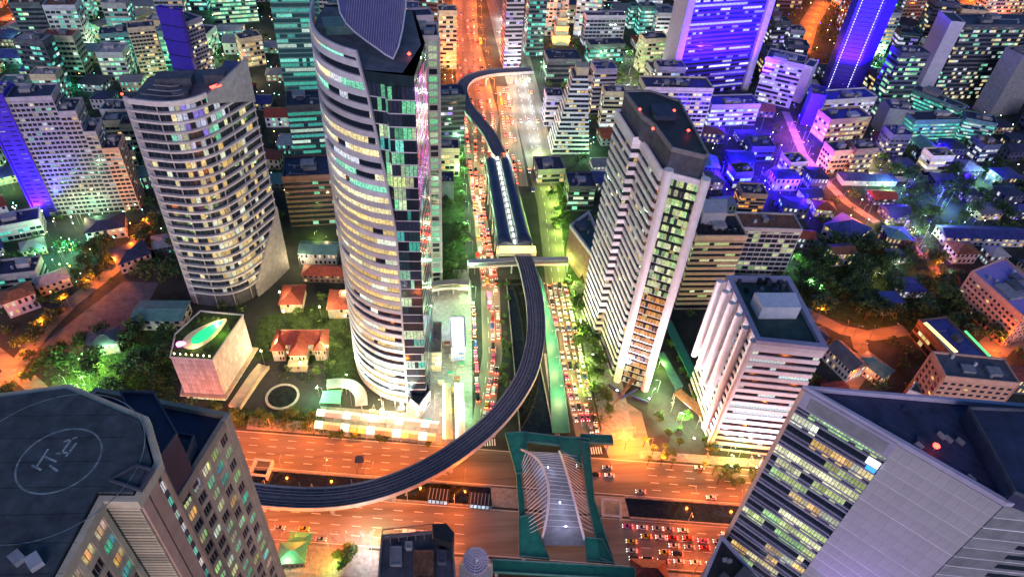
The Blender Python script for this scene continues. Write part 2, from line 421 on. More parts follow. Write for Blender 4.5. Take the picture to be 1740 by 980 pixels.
# lane markings
mk = MB()
def dashes(x0, x1, c, step=9, ln=4, z=.05):
    x = x0
    while x < x1: mk.beam((x, sy(x, c), z), (x + ln, sy(x + ln, c), z), .22, .006); x += step
for c in (182, 186, 190, 194): dashes(-200, 5, c); dashes(98, 200, c)
for c in (148, 152.5, 157, 161.5): dashes(-130, 8, c); dashes(86, 190, c)
for c in (143.6, 165.4, 178.2, 197.4):
    mk.beam((-200, sy(-200, c), .05), (200, sy(200, c), .05), .2, .006)
for k in (.33, .66):
    for i in range(len(NW) - 1):
        p = Vector(NW[i]).lerp(Vector(NE_[i]), k); q = Vector(NW[i + 1]).lerp(Vector(NE_[i + 1]), k); n = int((q - p).length / 10)
        for j in range(n): a = p.lerp(q, j / n); c = p.lerp(q, (j + .4) / n); mk.beam((*a, .055), (*c, .055), .2, .006)
        p = Vector(EW[i]).lerp(Vector(EE[i]), k); q = Vector(EW[i + 1]).lerp(Vector(EE[i + 1]), k); n = int((q - p).length / 10)
        for j in range(n): a = p.lerp(q, j / n); c = p.lerp(q, (j + .4) / n); mk.beam((*a, .055), (*c, .055), .2, .006)
for x0 in (16, 68):
    for k in range(9): mk.beam((x0 + 1.2 * k, sy(x0, 199), .058), (x0 + 1.2 * k, sy(x0, 203), .058), .55, .006)
mk.build('lane_markings', ['white_paint'], kind='stuff')
# side lanes
def lane_px(pts, w, m='road', z=.03):
    L = [Vector(G2(*p)) for p in pts]; b = MB(); A, B = off_line(L, w / 2), off_line(L, -w / 2)
    for i in range(len(L) - 1): b.face([(*A[i], z), (*A[i + 1], z), (*B[i + 1], z), (*B[i], z)])
    b.build('side_lane', [m], kind='structure'); ROADS.append(B + A[::-1])
lane_px([(-40, 690), (30, 620), (75, 560), (120, 515), (190, 460), (232, 410), (262, 370), (300, 350)], 9)
lane_px([(-60, 560), (-10, 600), (40, 640), (110, 700)], 8, z=.037)
lane_px([(1335, 190), (1365, 262), (1400, 305), (1440, 345), (1490, 378)], 7)
lane_px([(1365, 262), (1300, 300)], 8, z=.037)
lane_px([(1530, 395), (1560, 430), (1600, 468)], 7); lane_px([(1370, 530), (1430, 560), (1480, 570), (1540, 560)], 9)
lane_px([(1455, 560), (1470, 620), (1440, 660)], 9, z=.037); lane_px([(1660, 620), (1700, 580), (1760, 560)], 16)
lane_px([(0, 35), (30, 25), (70, -10)], 14); lane_px([(1360, 90), (1375, 40), (1400, 0)], 20); lane_px([(1620, 60), (1640, 20), (1650, -20)], 18)
lane_px([(1420, 300), (1500, 303), (1560, 306)], 8, 'pale_paving')
# gardens and lots
def lawn(pts, m='grass', z=.015, name='lawn'): sheet(name, [G2(*p) for p in pts], z, m)
lawn([(60, 720), (140, 600), (300, 500), (330, 560), (290, 640), (310, 690), (300, 720)])
lawn([(1340, 480), (1400, 380), (1560, 380), (1620, 470), (1640, 600), (1480, 560), (1370, 530)])
lawn([(440, 540), (600, 500), (610, 660), (420, 700), (430, 600)], z=.02); lawn([(720, 480), (790, 480), (788, 250), (745, 250)], z=.02)
lawn([(395, 700), (540, 695), (790, 757), (395, 718)], z=.024); lawn([(1010, 700), (1000, 500), (960, 300), (925, 300), (990, 690)], z=.02)
sheet('car_park', [G2(*p) for p in ((62, 592), (210, 478), (270, 480), (228, 560), (150, 604))], .05, 'slate')
sheet('forecourt', [G2(*p) for p in ((400, 690), (430, 610), (560, 620), (545, 700), (480, 705))], .045, 'asphalt')
sheet('forecourt', [G2(*p) for p in ((1100, 700), (1130, 560), (1180, 600), (1215, 740), (1290, 740), (1280, 770), (1060, 770))], .045, 'asphalt')
sheet('forecourt', [G2(*p) for p in ((700, 480), (795, 495), (790, 760), (535, 735), (545, 690), (690, 700))], .048, 'paving')
sheet('road', [(49, 425), (66, 425), (66, 590), (53.5, 590)], .036, 'road_north')
sheet('courtyard', [G2(*p) for p in ((1030, 690), (1060, 680), (1090, 700), (1110, 780), (1040, 790), (1020, 740))], .05, 'road')
sheet('sidewalk_plaza', [G2(*p) for p in ((440, 900), (640, 900), (600, 1000), (490, 1000))], .05, 'paving')
USED += [ccw([G2(*p) for p in q]) for q in (
    [(395, 540), (620, 480), (800, 480), (800, 760), (395, 735)], [(60, 720), (62, 592), (210, 478), (330, 500), (300, 720)],
    [(1000, 770), (1010, 690), (930, 300), (1000, 420), (1190, 560), (1300, 740), (1300, 800)], [(700, 500), (745, 240), (790, 240), (800, 500)])]

# ------------------------------------------------------------ elevated railway
t = thing('railway_viaduct', 'dark elevated railway curving from the cross road up to the station', 'viaduct')
CL = [G2(x, y, 12.5) for x, y in ((330, 822), (400, 835), (440, 841), (480, 845), (520, 847), (560, 846), (600, 841), (650, 829), (700, 810), (750, 784), (795, 753), (830, 724), (858, 694), (880, 664), (896, 634), (905, 604), (910, 574), (911, 544), (908, 510), (902, 480), (895, 452), (887, 430), (876, 380), (864, 320), (852, 272), (842, 250), (830, 226), (812, 204), (797, 186), (788, 170), (784, 155), (788, 143), (800, 133), (818, 127), (842, 123), (875, 121), (905, 119))]
def smooth_line(L, n=3):
    out = []
    for i in range(len(L) - 1):
        p0, p1, p2, p3 = (Vector(L[max(i - 1, 0)]), Vector(L[i]), Vector(L[i + 1]), Vector(L[min(i + 2, len(L) - 1)]))
        for k in range(n):
            s = k / n; out.append(tuple(.5 * ((2 * p1) + (p2 - p0) * s + (2 * p0 - 5 * p1 + 4 * p2 - p3) * s * s + (3 * p1 - p0 - 3 * p2 + p3) * s ** 3)))
    out.append(tuple(L[-1])); return out
CL = smooth_line(CL, 3)
HWD = 4.7
b = MB(); b.strip(CL, -HWD, HWD, 11.3, 12.5); b.strip(CL, -2.6, 2.6, 9.6, 11.3); b.build('deck', ['track'], t)
for s in (-1, 1):
    b = MB(); b.strip(CL, *sorted((s * HWD, s * (HWD + .38))), 11.0, 13.7); b.build('parapet', ['concrete'], t)
for c in (-3.15, -1.75, 1.75, 3.15):
    b = MB(); b.strip(CL, c - .10, c + .10, 12.5, 12.72); b.build('rail', ['rail'], t)
for c in (-2.45, 2.45):
    b = MB(); b.strip(CL, c - 1.15, c + 1.15, 12.4, 12.56); b.build('track_slab', ['slate'], t)
b = MB(); b.strip(CL, -.5, .5, 12.4, 12.8); b.build('walkway', ['grey'], t)
jb = MB()
for i in range(2, len(CL) - 1, 2):
    p, q = off_line(CL, -4.5)[i], off_line(CL, 4.5)[i]; jb.beam((*p, 12.53), (*q, 12.53), .25, .06)
jb.build('deck_joints', ['black'], t, kind='stuff')
acc = 0; lastp = CL[0]
for i, p in enumerate(CL):
    acc += math.dist(p, lastp); lastp = p
    if acc > 27 and p[1] < 1000:
        acc = 0; b = MB(); b.disc((p[0], p[1], 0), 1.1, 8.4, 14); d = Vector(CL[min(i + 1, len(CL) - 1)]) - Vector(CL[i - 1]); a = math.atan2(d.y, d.x)
        b.box((p[0], p[1], 9.0), (2.2, 7.0, 1.3), a); b.build('pier', ['concrete'], t)
for i in range(4, 56, 7):
    p = CL[i]; b = MB(); q = off_line(CL, -HWD + .2)[i]; b.tube([(q[0], q[1], 13.6), (q[0], q[1], 18)], .12, 5); b.build('mast', ['steel'], t)
# station roof: two long dark vaults with a lit gap between
t = thing('railway_station', 'station with two long dark barrel roofs straddling the elevated tracks', 'station')
A0, A1 = Vector(G2(823, 262, 20)), Vector(G2(846, 414, 20)); B0, B1 = Vector(G2(866, 262, 20)), Vector(G2(906, 412, 20))
def vault(f0, f1):
    b = MB(); rows = []
    for k in range(9):
        s = k / 8; f = f0 + (f1 - f0) * s; z = 19 + 2.6 * math.sin(math.pi * s)
        p, q = A0.lerp(B0, f), A1.lerp(B1, f); rows.append([(*p.lerp(q, j / 12), z) for j in range(13)])
    b.grid(rows)
    return b
for f0, f1 in ((0, .44), (.56, 1)):
    o = vault(f0, f1).build('barrel_roof', ['roof_glass'], t, smooth=True); md = o.modifiers.new('thick', 'SOLIDIFY'); md.thickness = .3
b = MB(); b.prism([tuple(A0), tuple(A1), tuple(B1), tuple(B0)], 10.2, 11.2); b.prism(offset(ccw([tuple(A0), tuple(A1), tuple(B1), tuple(B0)]), -1), 12.9, 13.2); b.build('platform', ['pale_paving'], t)
b = MB()
for j in range(16):
    p = A0.lerp(B0, .5).lerp(A1.lerp(B1, .5), (j + .5) / 16); b.box((p.x, p.y, 18.6), (.8, 3.2, .15))
b.build('strip_lights', ['glow_white'], t, kind='stuff')
for j in range(7):
    for f in (.02, .98):
        p = A0.lerp(B0, f).lerp(A1.lerp(B1, f), j / 6); b = MB(); b.tube([(p.x, p.y, 0), (p.x, p.y, 19)], .45, 8); b.build('column', ['concrete'], t)
b = MB(); c0, c1 = G2(845, 418, 15), G2(910, 418, 15); c2, c3 = G2(911, 434, 13), G2(843, 434, 13); b.prism([c0, c1, c2, c3], 12.6, 15); b.build('ticket_hall', ['cream'], t)
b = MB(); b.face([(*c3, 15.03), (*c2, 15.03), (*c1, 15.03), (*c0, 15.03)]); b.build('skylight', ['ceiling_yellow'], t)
# footbridges
def footbridge(label, pts, w, z, m, rail='steel', col=True, lit=None):
    t = thing('footbridge', label, 'footbridge'); L = [G2(*p, z) for p in pts]
    b = MB(); b.strip(L, -w / 2, w / 2, z - .6, z); b.build('deck', [m], t)
    for s in (-1, 1): b = MB(); b.strip(L, *sorted((s * w / 2, s * (w / 2 - .15))), z + .01, z + 1.2); b.build('railing', [rail], t)
    if lit: b = MB(); b.strip(L, -w / 2 + .5, w / 2 - .5, z + 2.9, z + 3.1); b.build('canopy', [lit], t); c = MB(); [c.tube([(*p, z), (*p, z + 3)], .1, 4) for p in L]; c.build('canopy_posts', ['steel'], t, kind='stuff')
    if col:
        for p in L: b = MB(); b.tube([(p[0], p[1], 0), (p[0], p[1], z - .5)], .5, 8); b.build('column', ['concrete'], t)
    return t
footbridge('pale footbridge crossing the main road just below the railway station', ((795, 450), (830, 449), (870, 447), (910, 446), (965, 446)), 4.5, 8, 'white', lit='pale')
footbridge('curved pale yellow footbridge left of the main road beside the curved tower', ((725, 492), (745, 487), (770, 485), (797, 487)), 5.5, 7, 'cream', lit='cream')
# pedestrian bridge at the junction: green decks round two white arches
t = thing('arch_footbridge', 'green decked footbridge ring with two white cable stayed arches over the junction', 'footbridge')
def deck(pts, z=8.0, nm='green_deck', th=.7):
    P = [G2(*p, z) for p in pts]; b = MB(); b.prism(P, z - th, z, bottom=True); b.build(nm, ['green_paint'], t)
    q = ccw(P); r = MB(); r.ring(q, -.18, 0.0, z + .004, z + 1.1); r.build('railing', ['teal'], t)
deck([(858, 736), (893, 734), (899, 800), (877, 805)]); deck([(893, 735), (950, 742), (952, 757), (895, 750)], 8.02); deck([(948, 742), (985, 744), (988, 790), (953, 765)], 8.04)
deck([(877, 805), (885, 805), (893, 876), (882, 880)], 7.98); deck([(881, 878), (906, 874), (918, 912), (934, 950), (882, 945)], 8.0)
deck([(985, 744), (1000, 746), (1010, 850), (1044, 958), (1020, 950), (998, 850)], 8.02); deck([(993, 912), (1024, 916), (1044, 957), (997, 953)], 7.98)
deck([(836, 950), (1078, 964), (1080, 985), (836, 972)], 8.06); deck([(985, 738), (1040, 741), (1042, 755), (987, 752)], 8.0)
for p in ((868, 745), (985, 750), (892, 935), (1030, 945), (845, 962), (1068, 975), (1035, 748)):
    q = G2(*p, 8); b = MB(); b.tube([(*q, 0), (*q, 7.3)], .7, 10); b.build('column', ['concrete'], t)
b = MB(); P = [G2(*p, 8) for p in ((897, 768), (950, 772), (975, 850), (1000, 925), (925, 925), (920, 850))]; b.prism(P, 7.2, 7.9); b.build('bridge_floor', ['grey'], t)
ends = (((884, 763), (921, 914)), ((950, 766), (993, 916)))
archs = []
for (p, q), lean in zip(ends, (6.2, -2.6)):
    a, c = Vector((*G2(*p, 8), 8)), Vector((*G2(*q, 8), 8)); pts = []
    for k in range(25):
        s = k / 24; h = 4 * s * (1 - s); r = a.lerp(c, s); pts.append(Vector((r.x + lean * h, r.y, r.z + 11.5 * h)))
    b = MB(); b.tube(pts, .55, 8); b.build('arch', ['white'], t, smooth=True); archs.append(pts)
outer = ([Vector((*G2(*p, 8), 8.2)) for p in ((886, 790), (901, 905))], [Vector((*G2(*p, 8), 8.2)) for p in ((980, 775), (1008, 905))])
for pts, (o0, o1) in zip(archs, outer):
    for k in range(2, 23):
        b = MB(); e = o0.lerp(o1, (k - 2) / 20); b.tube([pts[k], e], .14, 4); b.build('cable', ['white'], t)
for k in range(2, 23):
    b = MB(); b.tube([archs[0][k], archs[1][k]], .12, 5); b.build('cross_tie', ['white'], t)
# ------------------------------------------------------------ the large buildings
def lamp_light(name, parent, loc, col, w, kind='POINT', r=.35, spot=2.6, aim=None, size=None):
    key = (kind, tuple(col), w, r, spot, size)
    if key not in LIGHTS:
        d = bpy.data.lights.new(name, kind); d.color = col; d.energy = w
        if kind == 'AREA': d.size = size or 2; d.spread = math.radians(140)
        else: d.shadow_soft_size = r
        if kind == 'SPOT': d.spot_size = spot; d.spot_blend = .6
        LIGHTS[key] = d
    o = bpy.data.objects.new(name, LIGHTS[key]); COL.objects.link(o); o.parent = parent; o.location = loc
    if aim is not None: o.rotation_euler = (Vector(aim)).to_track_quat('-Z', 'Y').to_euler()
    return o
LIGHTS = {}
SODIUM, WHITE, GREENISH, WARM, TEAL, BLUE, LIME, RED, VIOLET = (1, .175, .010), (1, .96, .88), (.42, 1, .42), (1, .76, .36), (.12, 1, .62), (.035, .004, 1), (.62, 1, .16), (1, .06, .03), (.4, .22, 1)
FLN = [0]
def floodlight(label, loc, target, col, w, spot=2.0, group='coloured floodlights on the facades', glowm='glow_blue'):
    t = thing('floodlight', label, 'floodlight', group, loc); d = (Vector(target) - Vector(loc)).normalized()
    b = MB(); q = d.to_track_quat('-Z', 'Y').to_matrix().to_4x4(); b.box(None, (1.2, .9, .35), M4=Matrix.Translation((0, 0, .7)) @ q); b.build('lamp_housing', ['black'], t)
    b = MB(); b.box(None, (1.0, .7, .04), M4=Matrix.Translation(Vector((0, 0, .7)) + d * .2) @ q); b.build('lens', [glowm], t)
    b = MB(); b.box((0, 0, .28), (.12, .9, .56)); b.build('bracket', ['steel'], t)
    lamp_light('flood_bulb', t, Vector((0, 0, .7)) + d * .45, col, w, 'SPOT', .4, spot, d)
    return t
def beacon(t, x, y, z):
    b = MB(); b.tube([(x, y, z), (x, y, z + 1.4)], .1, 5); b.build('beacon_post', ['steel'], t)
    b = MB(); b.tube([(x, y, z + 1.4), (x, y, z + 1.8), (x, y, z + 2.2)], [.55, .7, .3], 8); b.build('beacon', ['glow_red'], t)

M('violet_glass', (.10, .09, .22), .35, .15, .2)
# --- curved tower with white bands and a leaning glass crown
t = thing('curved_tower', 'tall curved glass tower wrapped in pale horizontal bands with a striped violet crown', 'office tower', loc=(0, 0, 0))
base = [(-47.5, 275), (-46.6, 260.3), (-44.2, 248.5), (-40.6, 239.6), (-35.0, 232.8), (-28.5, 228.0), (-23.0, 225.8), (-17.4, 224.4)]
SKIN = smooth_line(base, 4)
SZ = [(0, -17.4), (61, -17.4), (108, -17.2), (131, -19.6), (149, -21.8), (169, -24.2), (183, -27)]
def skin_end(z):
    for (a, x0), (c, x1) in zip(SZ, SZ[1:]):
        if a <= z <= c: return x0 + (x1 - x0) * (z - a) / (c - a)
    return SZ[-1][1]
def cut(L, x):
    out = []
    for i, p in enumerate(L):
        if p[0] <= x: out.append(p)
        else:
            q = L[i - 1]; s = (x - q[0]) / (p[0] - q[0]); out.append((x, q[1] + (p[1] - q[1]) * s)); break
    return out
body = off_line(SKIN, -.9) + [(-8, 223.6), (-4.5, 252), (-9, 284), (-30, 292), (-45, 288)]
USED.append(ccw(body))
core = MB(); core.prism(body, 0, 177, 0, top=False)
ZT = 181.5
core.build('glass_core', ['glass_dark'], t)
NFL = 35; FH = 5.2
BND = 'dusk_grey'
for i in range(NFL):
    z = 1.5 + i * FH
    x = skin_end(min(z + 1.7, 183)); L = cut(SKIN, x)
    b = MB(); b.strip(L, -.2, .75, z, z + 2.25); b.build('spandrel_band', [BND], t)
    # glazing strip of this storey as panes
    L2 = cut(SKIN, skin_end(min(z + 3, 183)) - .2); pts = off_line(L2, .02)
    run_col = None; wm = MB()
    base_p = .7 if z < 62 else (.72 if z < 128 else .25)
    fl_on = random.random() < base_p
    for j in range(len(pts) - 1):
        p, q = Vector(pts[j]), Vector(pts[j + 1]); nn = max(1, int((q - p).length / 1.4))
        for k_ in range(nn):
            a, c = p.lerp(q, k_ / nn), p.lerp(q, (k_ + 1) / nn); g = (c - a) * .03
            if random.random() < .22: run_col = (lit_value('warm' if z < 120 else 'mix', 1.15) if random.random() < (.85 if fl_on else .15) else None)
            wm.face([(*(a + g), z + 2.27), (*(c - g), z + 2.27), (*(c - g), z + FH - .03), (*(a + g), z + FH - .03)], 0, run_col)
    wm.build('window_strip', [WIN], t, kind='stuff')
e_ = MB(); prev = None
for i in range(NFL + 1):
    z = 1.5 + i * FH; x = skin_end(min(z, 183)); p = off_line(cut(SKIN, x), .4)[-1]
    if prev: e_.beam(prev, (*p, z), 1.1, .8)
    prev = (*p, z)
e_.build('edge_trim', ['dusk_grey'], t)
# right hand glass face: storey lines, mullions, panes glowing in place of reflections
for i in range(int(176 / FH)):
    z = 1.5 + i * FH; xe = skin_end(min(z + 3, 183)); gf = [p for p in off_line(SKIN, -.6) if p[0] > xe + .2][:-1] + [(-17.4, 223.8), (-8, 223.4), (-4.3, 252)]
    b = MB(); b.strip(gf, .0, .2, z, z + .4); b.build('storey_line', ['dusk_grey'], t)
    wm = MB(); pal = random.choice(('green', 'teal', 'green', 'lime')); gp = random.choice((.06, .15, .3, .5))
    for a, c in zip(gf, gf[1:]):
        a, c = Vector(a), Vector(c); u = (c - a); n = max(1, int(u.length / 1.5)); nr = Vector((u.y, -u.x)).normalized() * .12; gcol = None
        for j in range(n):
            if j % 3 == 0 or random.random() < .2: gcol = lit_value(pal, .7) if random.random() < gp else random.choice((None, None, (.006, .018, .02), (.01, .01, .025)))
            if z > 118 and a.x > -9: gcol = (random.uniform(.3, .6), .02, random.uniform(.05, .6)) if random.random() < .5 else None
            p, q = a.lerp(c, (j + .06) / n) + nr, a.lerp(c, (j + .94) / n) + nr
            wm.face([(*p, z + .45), (*q, z + .45), (*q, z + FH - .05), (*p, z + FH - .05)], 0, gcol)
    wm.build('window_strip', [WIN], t, kind='stuff')
# crown: parapet sail, recessed terrace and striped sloping roof
b = MB(); L = cut(SKIN, -27); b.strip(off_line(L, -.3), -.2, .55, ZT, ZT + 2.5); b.build('crown_parapet', [BND], t)
b = MB(); b.face([(*p, 177.02) for p in ccw(off_line(cut(SKIN, -27), -.9) + [(-12, 226), (-6, 250), (-10, 284), (-45, 286)])]); b.build('terrace', ['slate'], t)
b = MB(); b.box((-37, 262, 178.5), (10, 9, 3), .2); b.box((-37, 262, 180.2), (11, 10, .4), .2); b.build('lift_room', ['teal'], t)
q0, q1, q2 = G(668, 100, 179), G(573, -4, 187), G(690, -30, 191); pn = (q1 - q0).cross(q2 - q0).normalized()
def on_roof(px, py):
    r = CAM_R @ Vector((px - PPX, -(py - PPY), -FPX)); o = Vector((0, 0, CAM_H)); return o + r * ((q0 - o).dot(pn) / r.dot(pn))
cp = [on_roof(*p) for p in ((668, 100), (655, 93), (640, 82), (620, 68), (602, 54), (588, 40), (578, 22), (573, -4), (580, -34), (690, -34), (690, -10), (689, 15), (684, 50), (677, 80))]
b = MB(); b.face(cp); b.face([p - Vector((0, 0, .7)) for p in reversed(cp)])
for p, q in zip(cp, cp[1:] + cp[:1]): b.face([p - Vector((0, 0, .7)), q - Vector((0, 0, .7)), q, p])
b.build('sloping_roof', ['violet_glass'], t)
rb = MB()
for k in range(26):
    x = 586 + k * 4; ym = 48 + (x - 586) * .62 if x < 660 else 96; rb.beam(on_roof(min(x + 8 - ym * .0, 688), -32) + Vector((0, 0, .12)), on_roof(min(x, 687), min(ym, 98 if x < 668 else 98 - (x - 668) * 4)) + Vector((0, 0, .12)), .16, .2)
rb.build('roof_ribs', ['lavender'], t, kind='stuff')
b = MB(); b.tube(cp[:8], .3, 6); b.tube(cp[9:] + cp[:1], .3, 6); b.build('roof_edge', ['white'], t)
beacon(t, -10, 238, 177)
for x, y in ((-50, 244), (-44, 232), (-30, 221), (-20, 217), (-12, 216)):
    floodlight('white-green floodlight in the planting at the foot of the curved tower', (x, y, .2), (x * .85 + -3, y + 8, 40), (.78, 1, .76), 190000, 1.4, 'floodlights at the foot of the curved tower', 'glow_green')

# --- hotel with curved balcony bands
t = thing('banded_hotel', 'tall hotel with curved grey balcony bands and a swept dark roof above the pool podium', 'hotel')
HL = smooth_line([(-144.5, 318), (-141.8, 302.5), (-133, 299.2), (-125, 298.0), (-117.5, 299.2), (-111, 303.2), (-105.5, 310.5), (-99.5, 321.5), (-93.6, 333.5)], 3)[3:]
hb = off_line(HL, -1.2) + [(-104, 342), (-128, 338), (-140, 330)]
USED.append(ccw(hb))
HZ = 127.0; nf = 25; fh = HZ / nf
b = MB(); b.prism(hb, 0, HZ - 2, 0, top=False); b.build('wall_core', ['dark'], t)
b = MB(); P = ccw(hb); b.face([(p[0], p[1], HZ - 2.2) for p in P]); b.build('roof', ['slate'], t)
for i in range(2, nf):
    z = i * fh; b = MB(); b.strip(HL, -1.2, .5, z, z + 1.0); b.build('balcony_band', ['pale'], t)
    wm = MB(); pts = off_line(HL, -1.12)
    for j in range(len(pts) - 1):
        p, q = Vector(pts[j]), Vector(pts[j + 1]); n = max(1, int((q - p).length / 2.0))
        for k in range(n):
            a, c = p.lerp(q, (k + .05) / n), p.lerp(q, (k + .95) / n)
            x = a.x; pr = .08 if x < -124 else (.55 if x < -106 else .25)
            pl = 'warm' if z < 100 else ('violet' if -118 < x < -110 else 'mix')
            wm.face([(*a, z + 1.02), (*c, z + 1.02), (*c, z + fh - .02), (*a, z + fh - .02)], 0, lit_value(pl, .75) if random.random() < pr else None)
    wm.build('window_strip', [WIN], t, kind='stuff')
b = MB()
for p in off_line(HL, -.55)[1::4]: b.box((p[0], p[1], HZ / 2), (.35, 1.0, HZ - 2), .6)
b.build('party_walls', ['concrete'], t, kind='stuff')
b = MB(); q = Vector(HL[0]); b.box((q.x + .5, q.y + .6, HZ / 2), (.6, 3.4, HZ), 1.35); b.build('end_wall', ['concrete'], t)
def sloped_wall(L, d0, d1, zb, zt, m, nm):
    b = MB(); A, B = off_line(L, d0), off_line(L, d1); n = len(L)
    for i in range(n - 1):
        j = i + 1
        b.face([(*B[i], zb(i / (n - 1))), (*B[j], zb(j / (n - 1))), (*B[j], zt(j / (n - 1))), (*B[i], zt(i / (n - 1)))]); b.face([(*A[j], zb(j / (n - 1))), (*A[i], zb(i / (n - 1))), (*A[i], zt(i / (n - 1))), (*A[j], zt(j / (n - 1)))])
        b.face([(*A[i], zt(i / (n - 1))), (*B[i], zt(i / (n - 1))), (*B[j], zt(j / (n - 1))), (*A[j], zt(j / (n - 1)))])
    for i, s in ((0, 0), (n - 1, 1)): b.face([(*A[i], zb(s)), (*B[i], zb(s)), (*B[i], zt(s)), (*A[i], zt(s))])
    return b.build(nm, [m], t)
RF = HL[-8:]
sloped_wall(RF, .0, 1.0, lambda s: 0, lambda s: 8 + 38 * s, 'concrete', 'flank_wall')
sloped_wall(RF, .0, 1.05, lambda s: HZ - 4 - 12 * s ** 1.2, lambda s: HZ + .5 + 7 * s, 'concrete', 'roof_sail')
b = MB(); b.strip(HL[:-7], -.6, .5, HZ - 1.0, HZ + 1.4); b.build('parapet', ['pale'], t)
for k in range(4):
    o = [Vector(p) for p in off_line(HL[:12], -4 - 4 * k)]; b = MB(); b.tube([(*p, HZ - .5 + .5 * k) for p in o], .3, 5); b.build('roof_rib', ['grey'], t)
for x, y, w, d, h in ((-125, 322, 16, 8, 5), (-108, 328, 9, 7, 4), (-120, 312, 7, 5, 2.5)): b = MB(); b.box((x, y, HZ - 2.2 + h / 2), (w, d, h), .1); b.box((x, y, HZ - 2.1 + h), (w + .6, d + .6, .3), .1); b.build('rooftop_unit', ['slate'], t)
b = MB(); b.box((-104, 313, HZ + 2), (5, 2.2, .5), .8); b.build('roof_sign', ['glow_red'], t)
beacon(t, -143, 304, HZ); beacon(t, -94, 334, HZ + 7)
# podium with pool
t = thing('pool_podium', 'wedge shaped tiled podium with a glowing green leaf shaped pool on its planted roof', 'building')
PP = [(-127.7, 232), (-108.4, 229.6), (-100.3, 259.7), (-121.6, 263), (-129.5, 247)]; USED.append(PP)
b = MB(); b.prism(PP, 0, 30.6, 0, top=False); b.build('wall_core', ['dark'], t)
b = MB(); b.face([(*p, 30.0) for p in ccw(PP)]); b.build('roof', ['grass'], t)
tiles = bpy.data.meshes.new('x')
def panels(P, Q, z0, z1, nx, nz, m, gap=.08, th=.3):
    P, Q = Vector(P), Vector(Q); u = Q - P; ang = math.atan2(u.y, u.x); nr = Vector((u.y, -u.x)).normalized(); w = u.length / nx; h = (z1 - z0) / nz
    b = MB(); b.box((0, 0, 0), (w - gap, th, h - gap)); me = b.mesh('wall_panel', [m])
    for i in range(nx):
        for j in range(nz):
            c = P + u * ((i + .5) / nx) + nr * (th / 2 + .02); inst('wall_panel', me, t, (c.x, c.y, z0 + h * (j + .5)), ang)
panels(PP[0], PP[1], 5, 30.4, 12, 7, 'concrete'); panels(PP[1], PP[2], 5, 30.4, 16, 7, 'pale')
b = MB(); b.ring(PP, .0, .45, 30.4, 31.3); b.build('parapet', ['pale'], t)
b = MB(); b.ring(PP, .0, 2.2, 4.2, 4.8); b.build('arcade_canopy', ['cream'], t)
wm = MB()
for a, c in zip(PP[:2], PP[1:3]):
    a, c = Vector(a), Vector(c); u = c - a; nr = Vector((u.y, -u.x)).normalized() * .1
    for k in range(14): p, q = a.lerp(c, (k + .08) / 14) + nr, a.lerp(c, (k + .92) / 14) + nr; wm.face([(*p, .4), (*q, .4), (*q, 4), (*p, 4)], 0, lit_value('warm', 1.2))
wm.build('shopfronts', [WIN], t, kind='stuff')
def leaf(cx, cy, L, w, ang, z, m, nm):
    pts = []
    for k in range(24):
        a = 2 * math.pi * k / 24; x = L * math.cos(a); y = w * math.sin(a) * (1 - .45 * math.cos(a)); pts.append((cx + x * math.cos(ang) - y * math.sin(ang), cy + x * math.sin(ang) + y * math.cos(ang)))
    b = MB(); b.prism(pts, 30.02, z); return b.build(nm, [m], t)
cx, cy = G2(350, 566, 30); leaf(cx, cy, 12.5, 5.6, .9, 30.35, 'cream', 'pool_deck'); leaf(cx + .8, cy + .6, 9.5, 3.3, .95, 30.42, 'pool_green', 'pool')
leaf(*G2(308, 585, 30), 2.2, 1.4, .2, 30.8, 'glow_pink', 'flower_bed')  # pink glow put into the bed itself; it holds no lamp
for k in range(7):
    x, y = Vector(PP[0]).lerp(Vector(PP[1]), (k + .5) / 7) + Vector((0, 1.6)); b = MB(); b.tube([(x, y, 30), (x, y, 31.3)], .1, 5); b.tube([(x, y, 31.3), (x, y, 31.9)], [.35, .25], 8, 1); b.build('terrace_lamp', ['steel', 'glow_warm'], t)
lamp_light('terrace_bulb', t, (-118, 238, 33), WARM, 1200); lamp_light('terrace_bulb', t, (-108, 246, 33), LIME, 1600); lamp_light('terrace_bulb', t, (-112, 255, 33), WARM, 2200)
for k in range(26):
    x, y = random.uniform(-127, -104), random.uniform(233, 260)
    if inside((x, y), offset(PP, -1.5)) and math.dist((x, y), (cx, cy)) > 8.5: b = MB(); [b.face([Vector((x, y, 30.2)) + Vector((random.uniform(-.8, .8), random.uniform(-.8, .8), random.uniform(0, 1.2))) for _ in range(3)]) for _ in range(40)]; b.build('shrub', [random.choice(('leaf_mid', 'leaf_light'))], t)

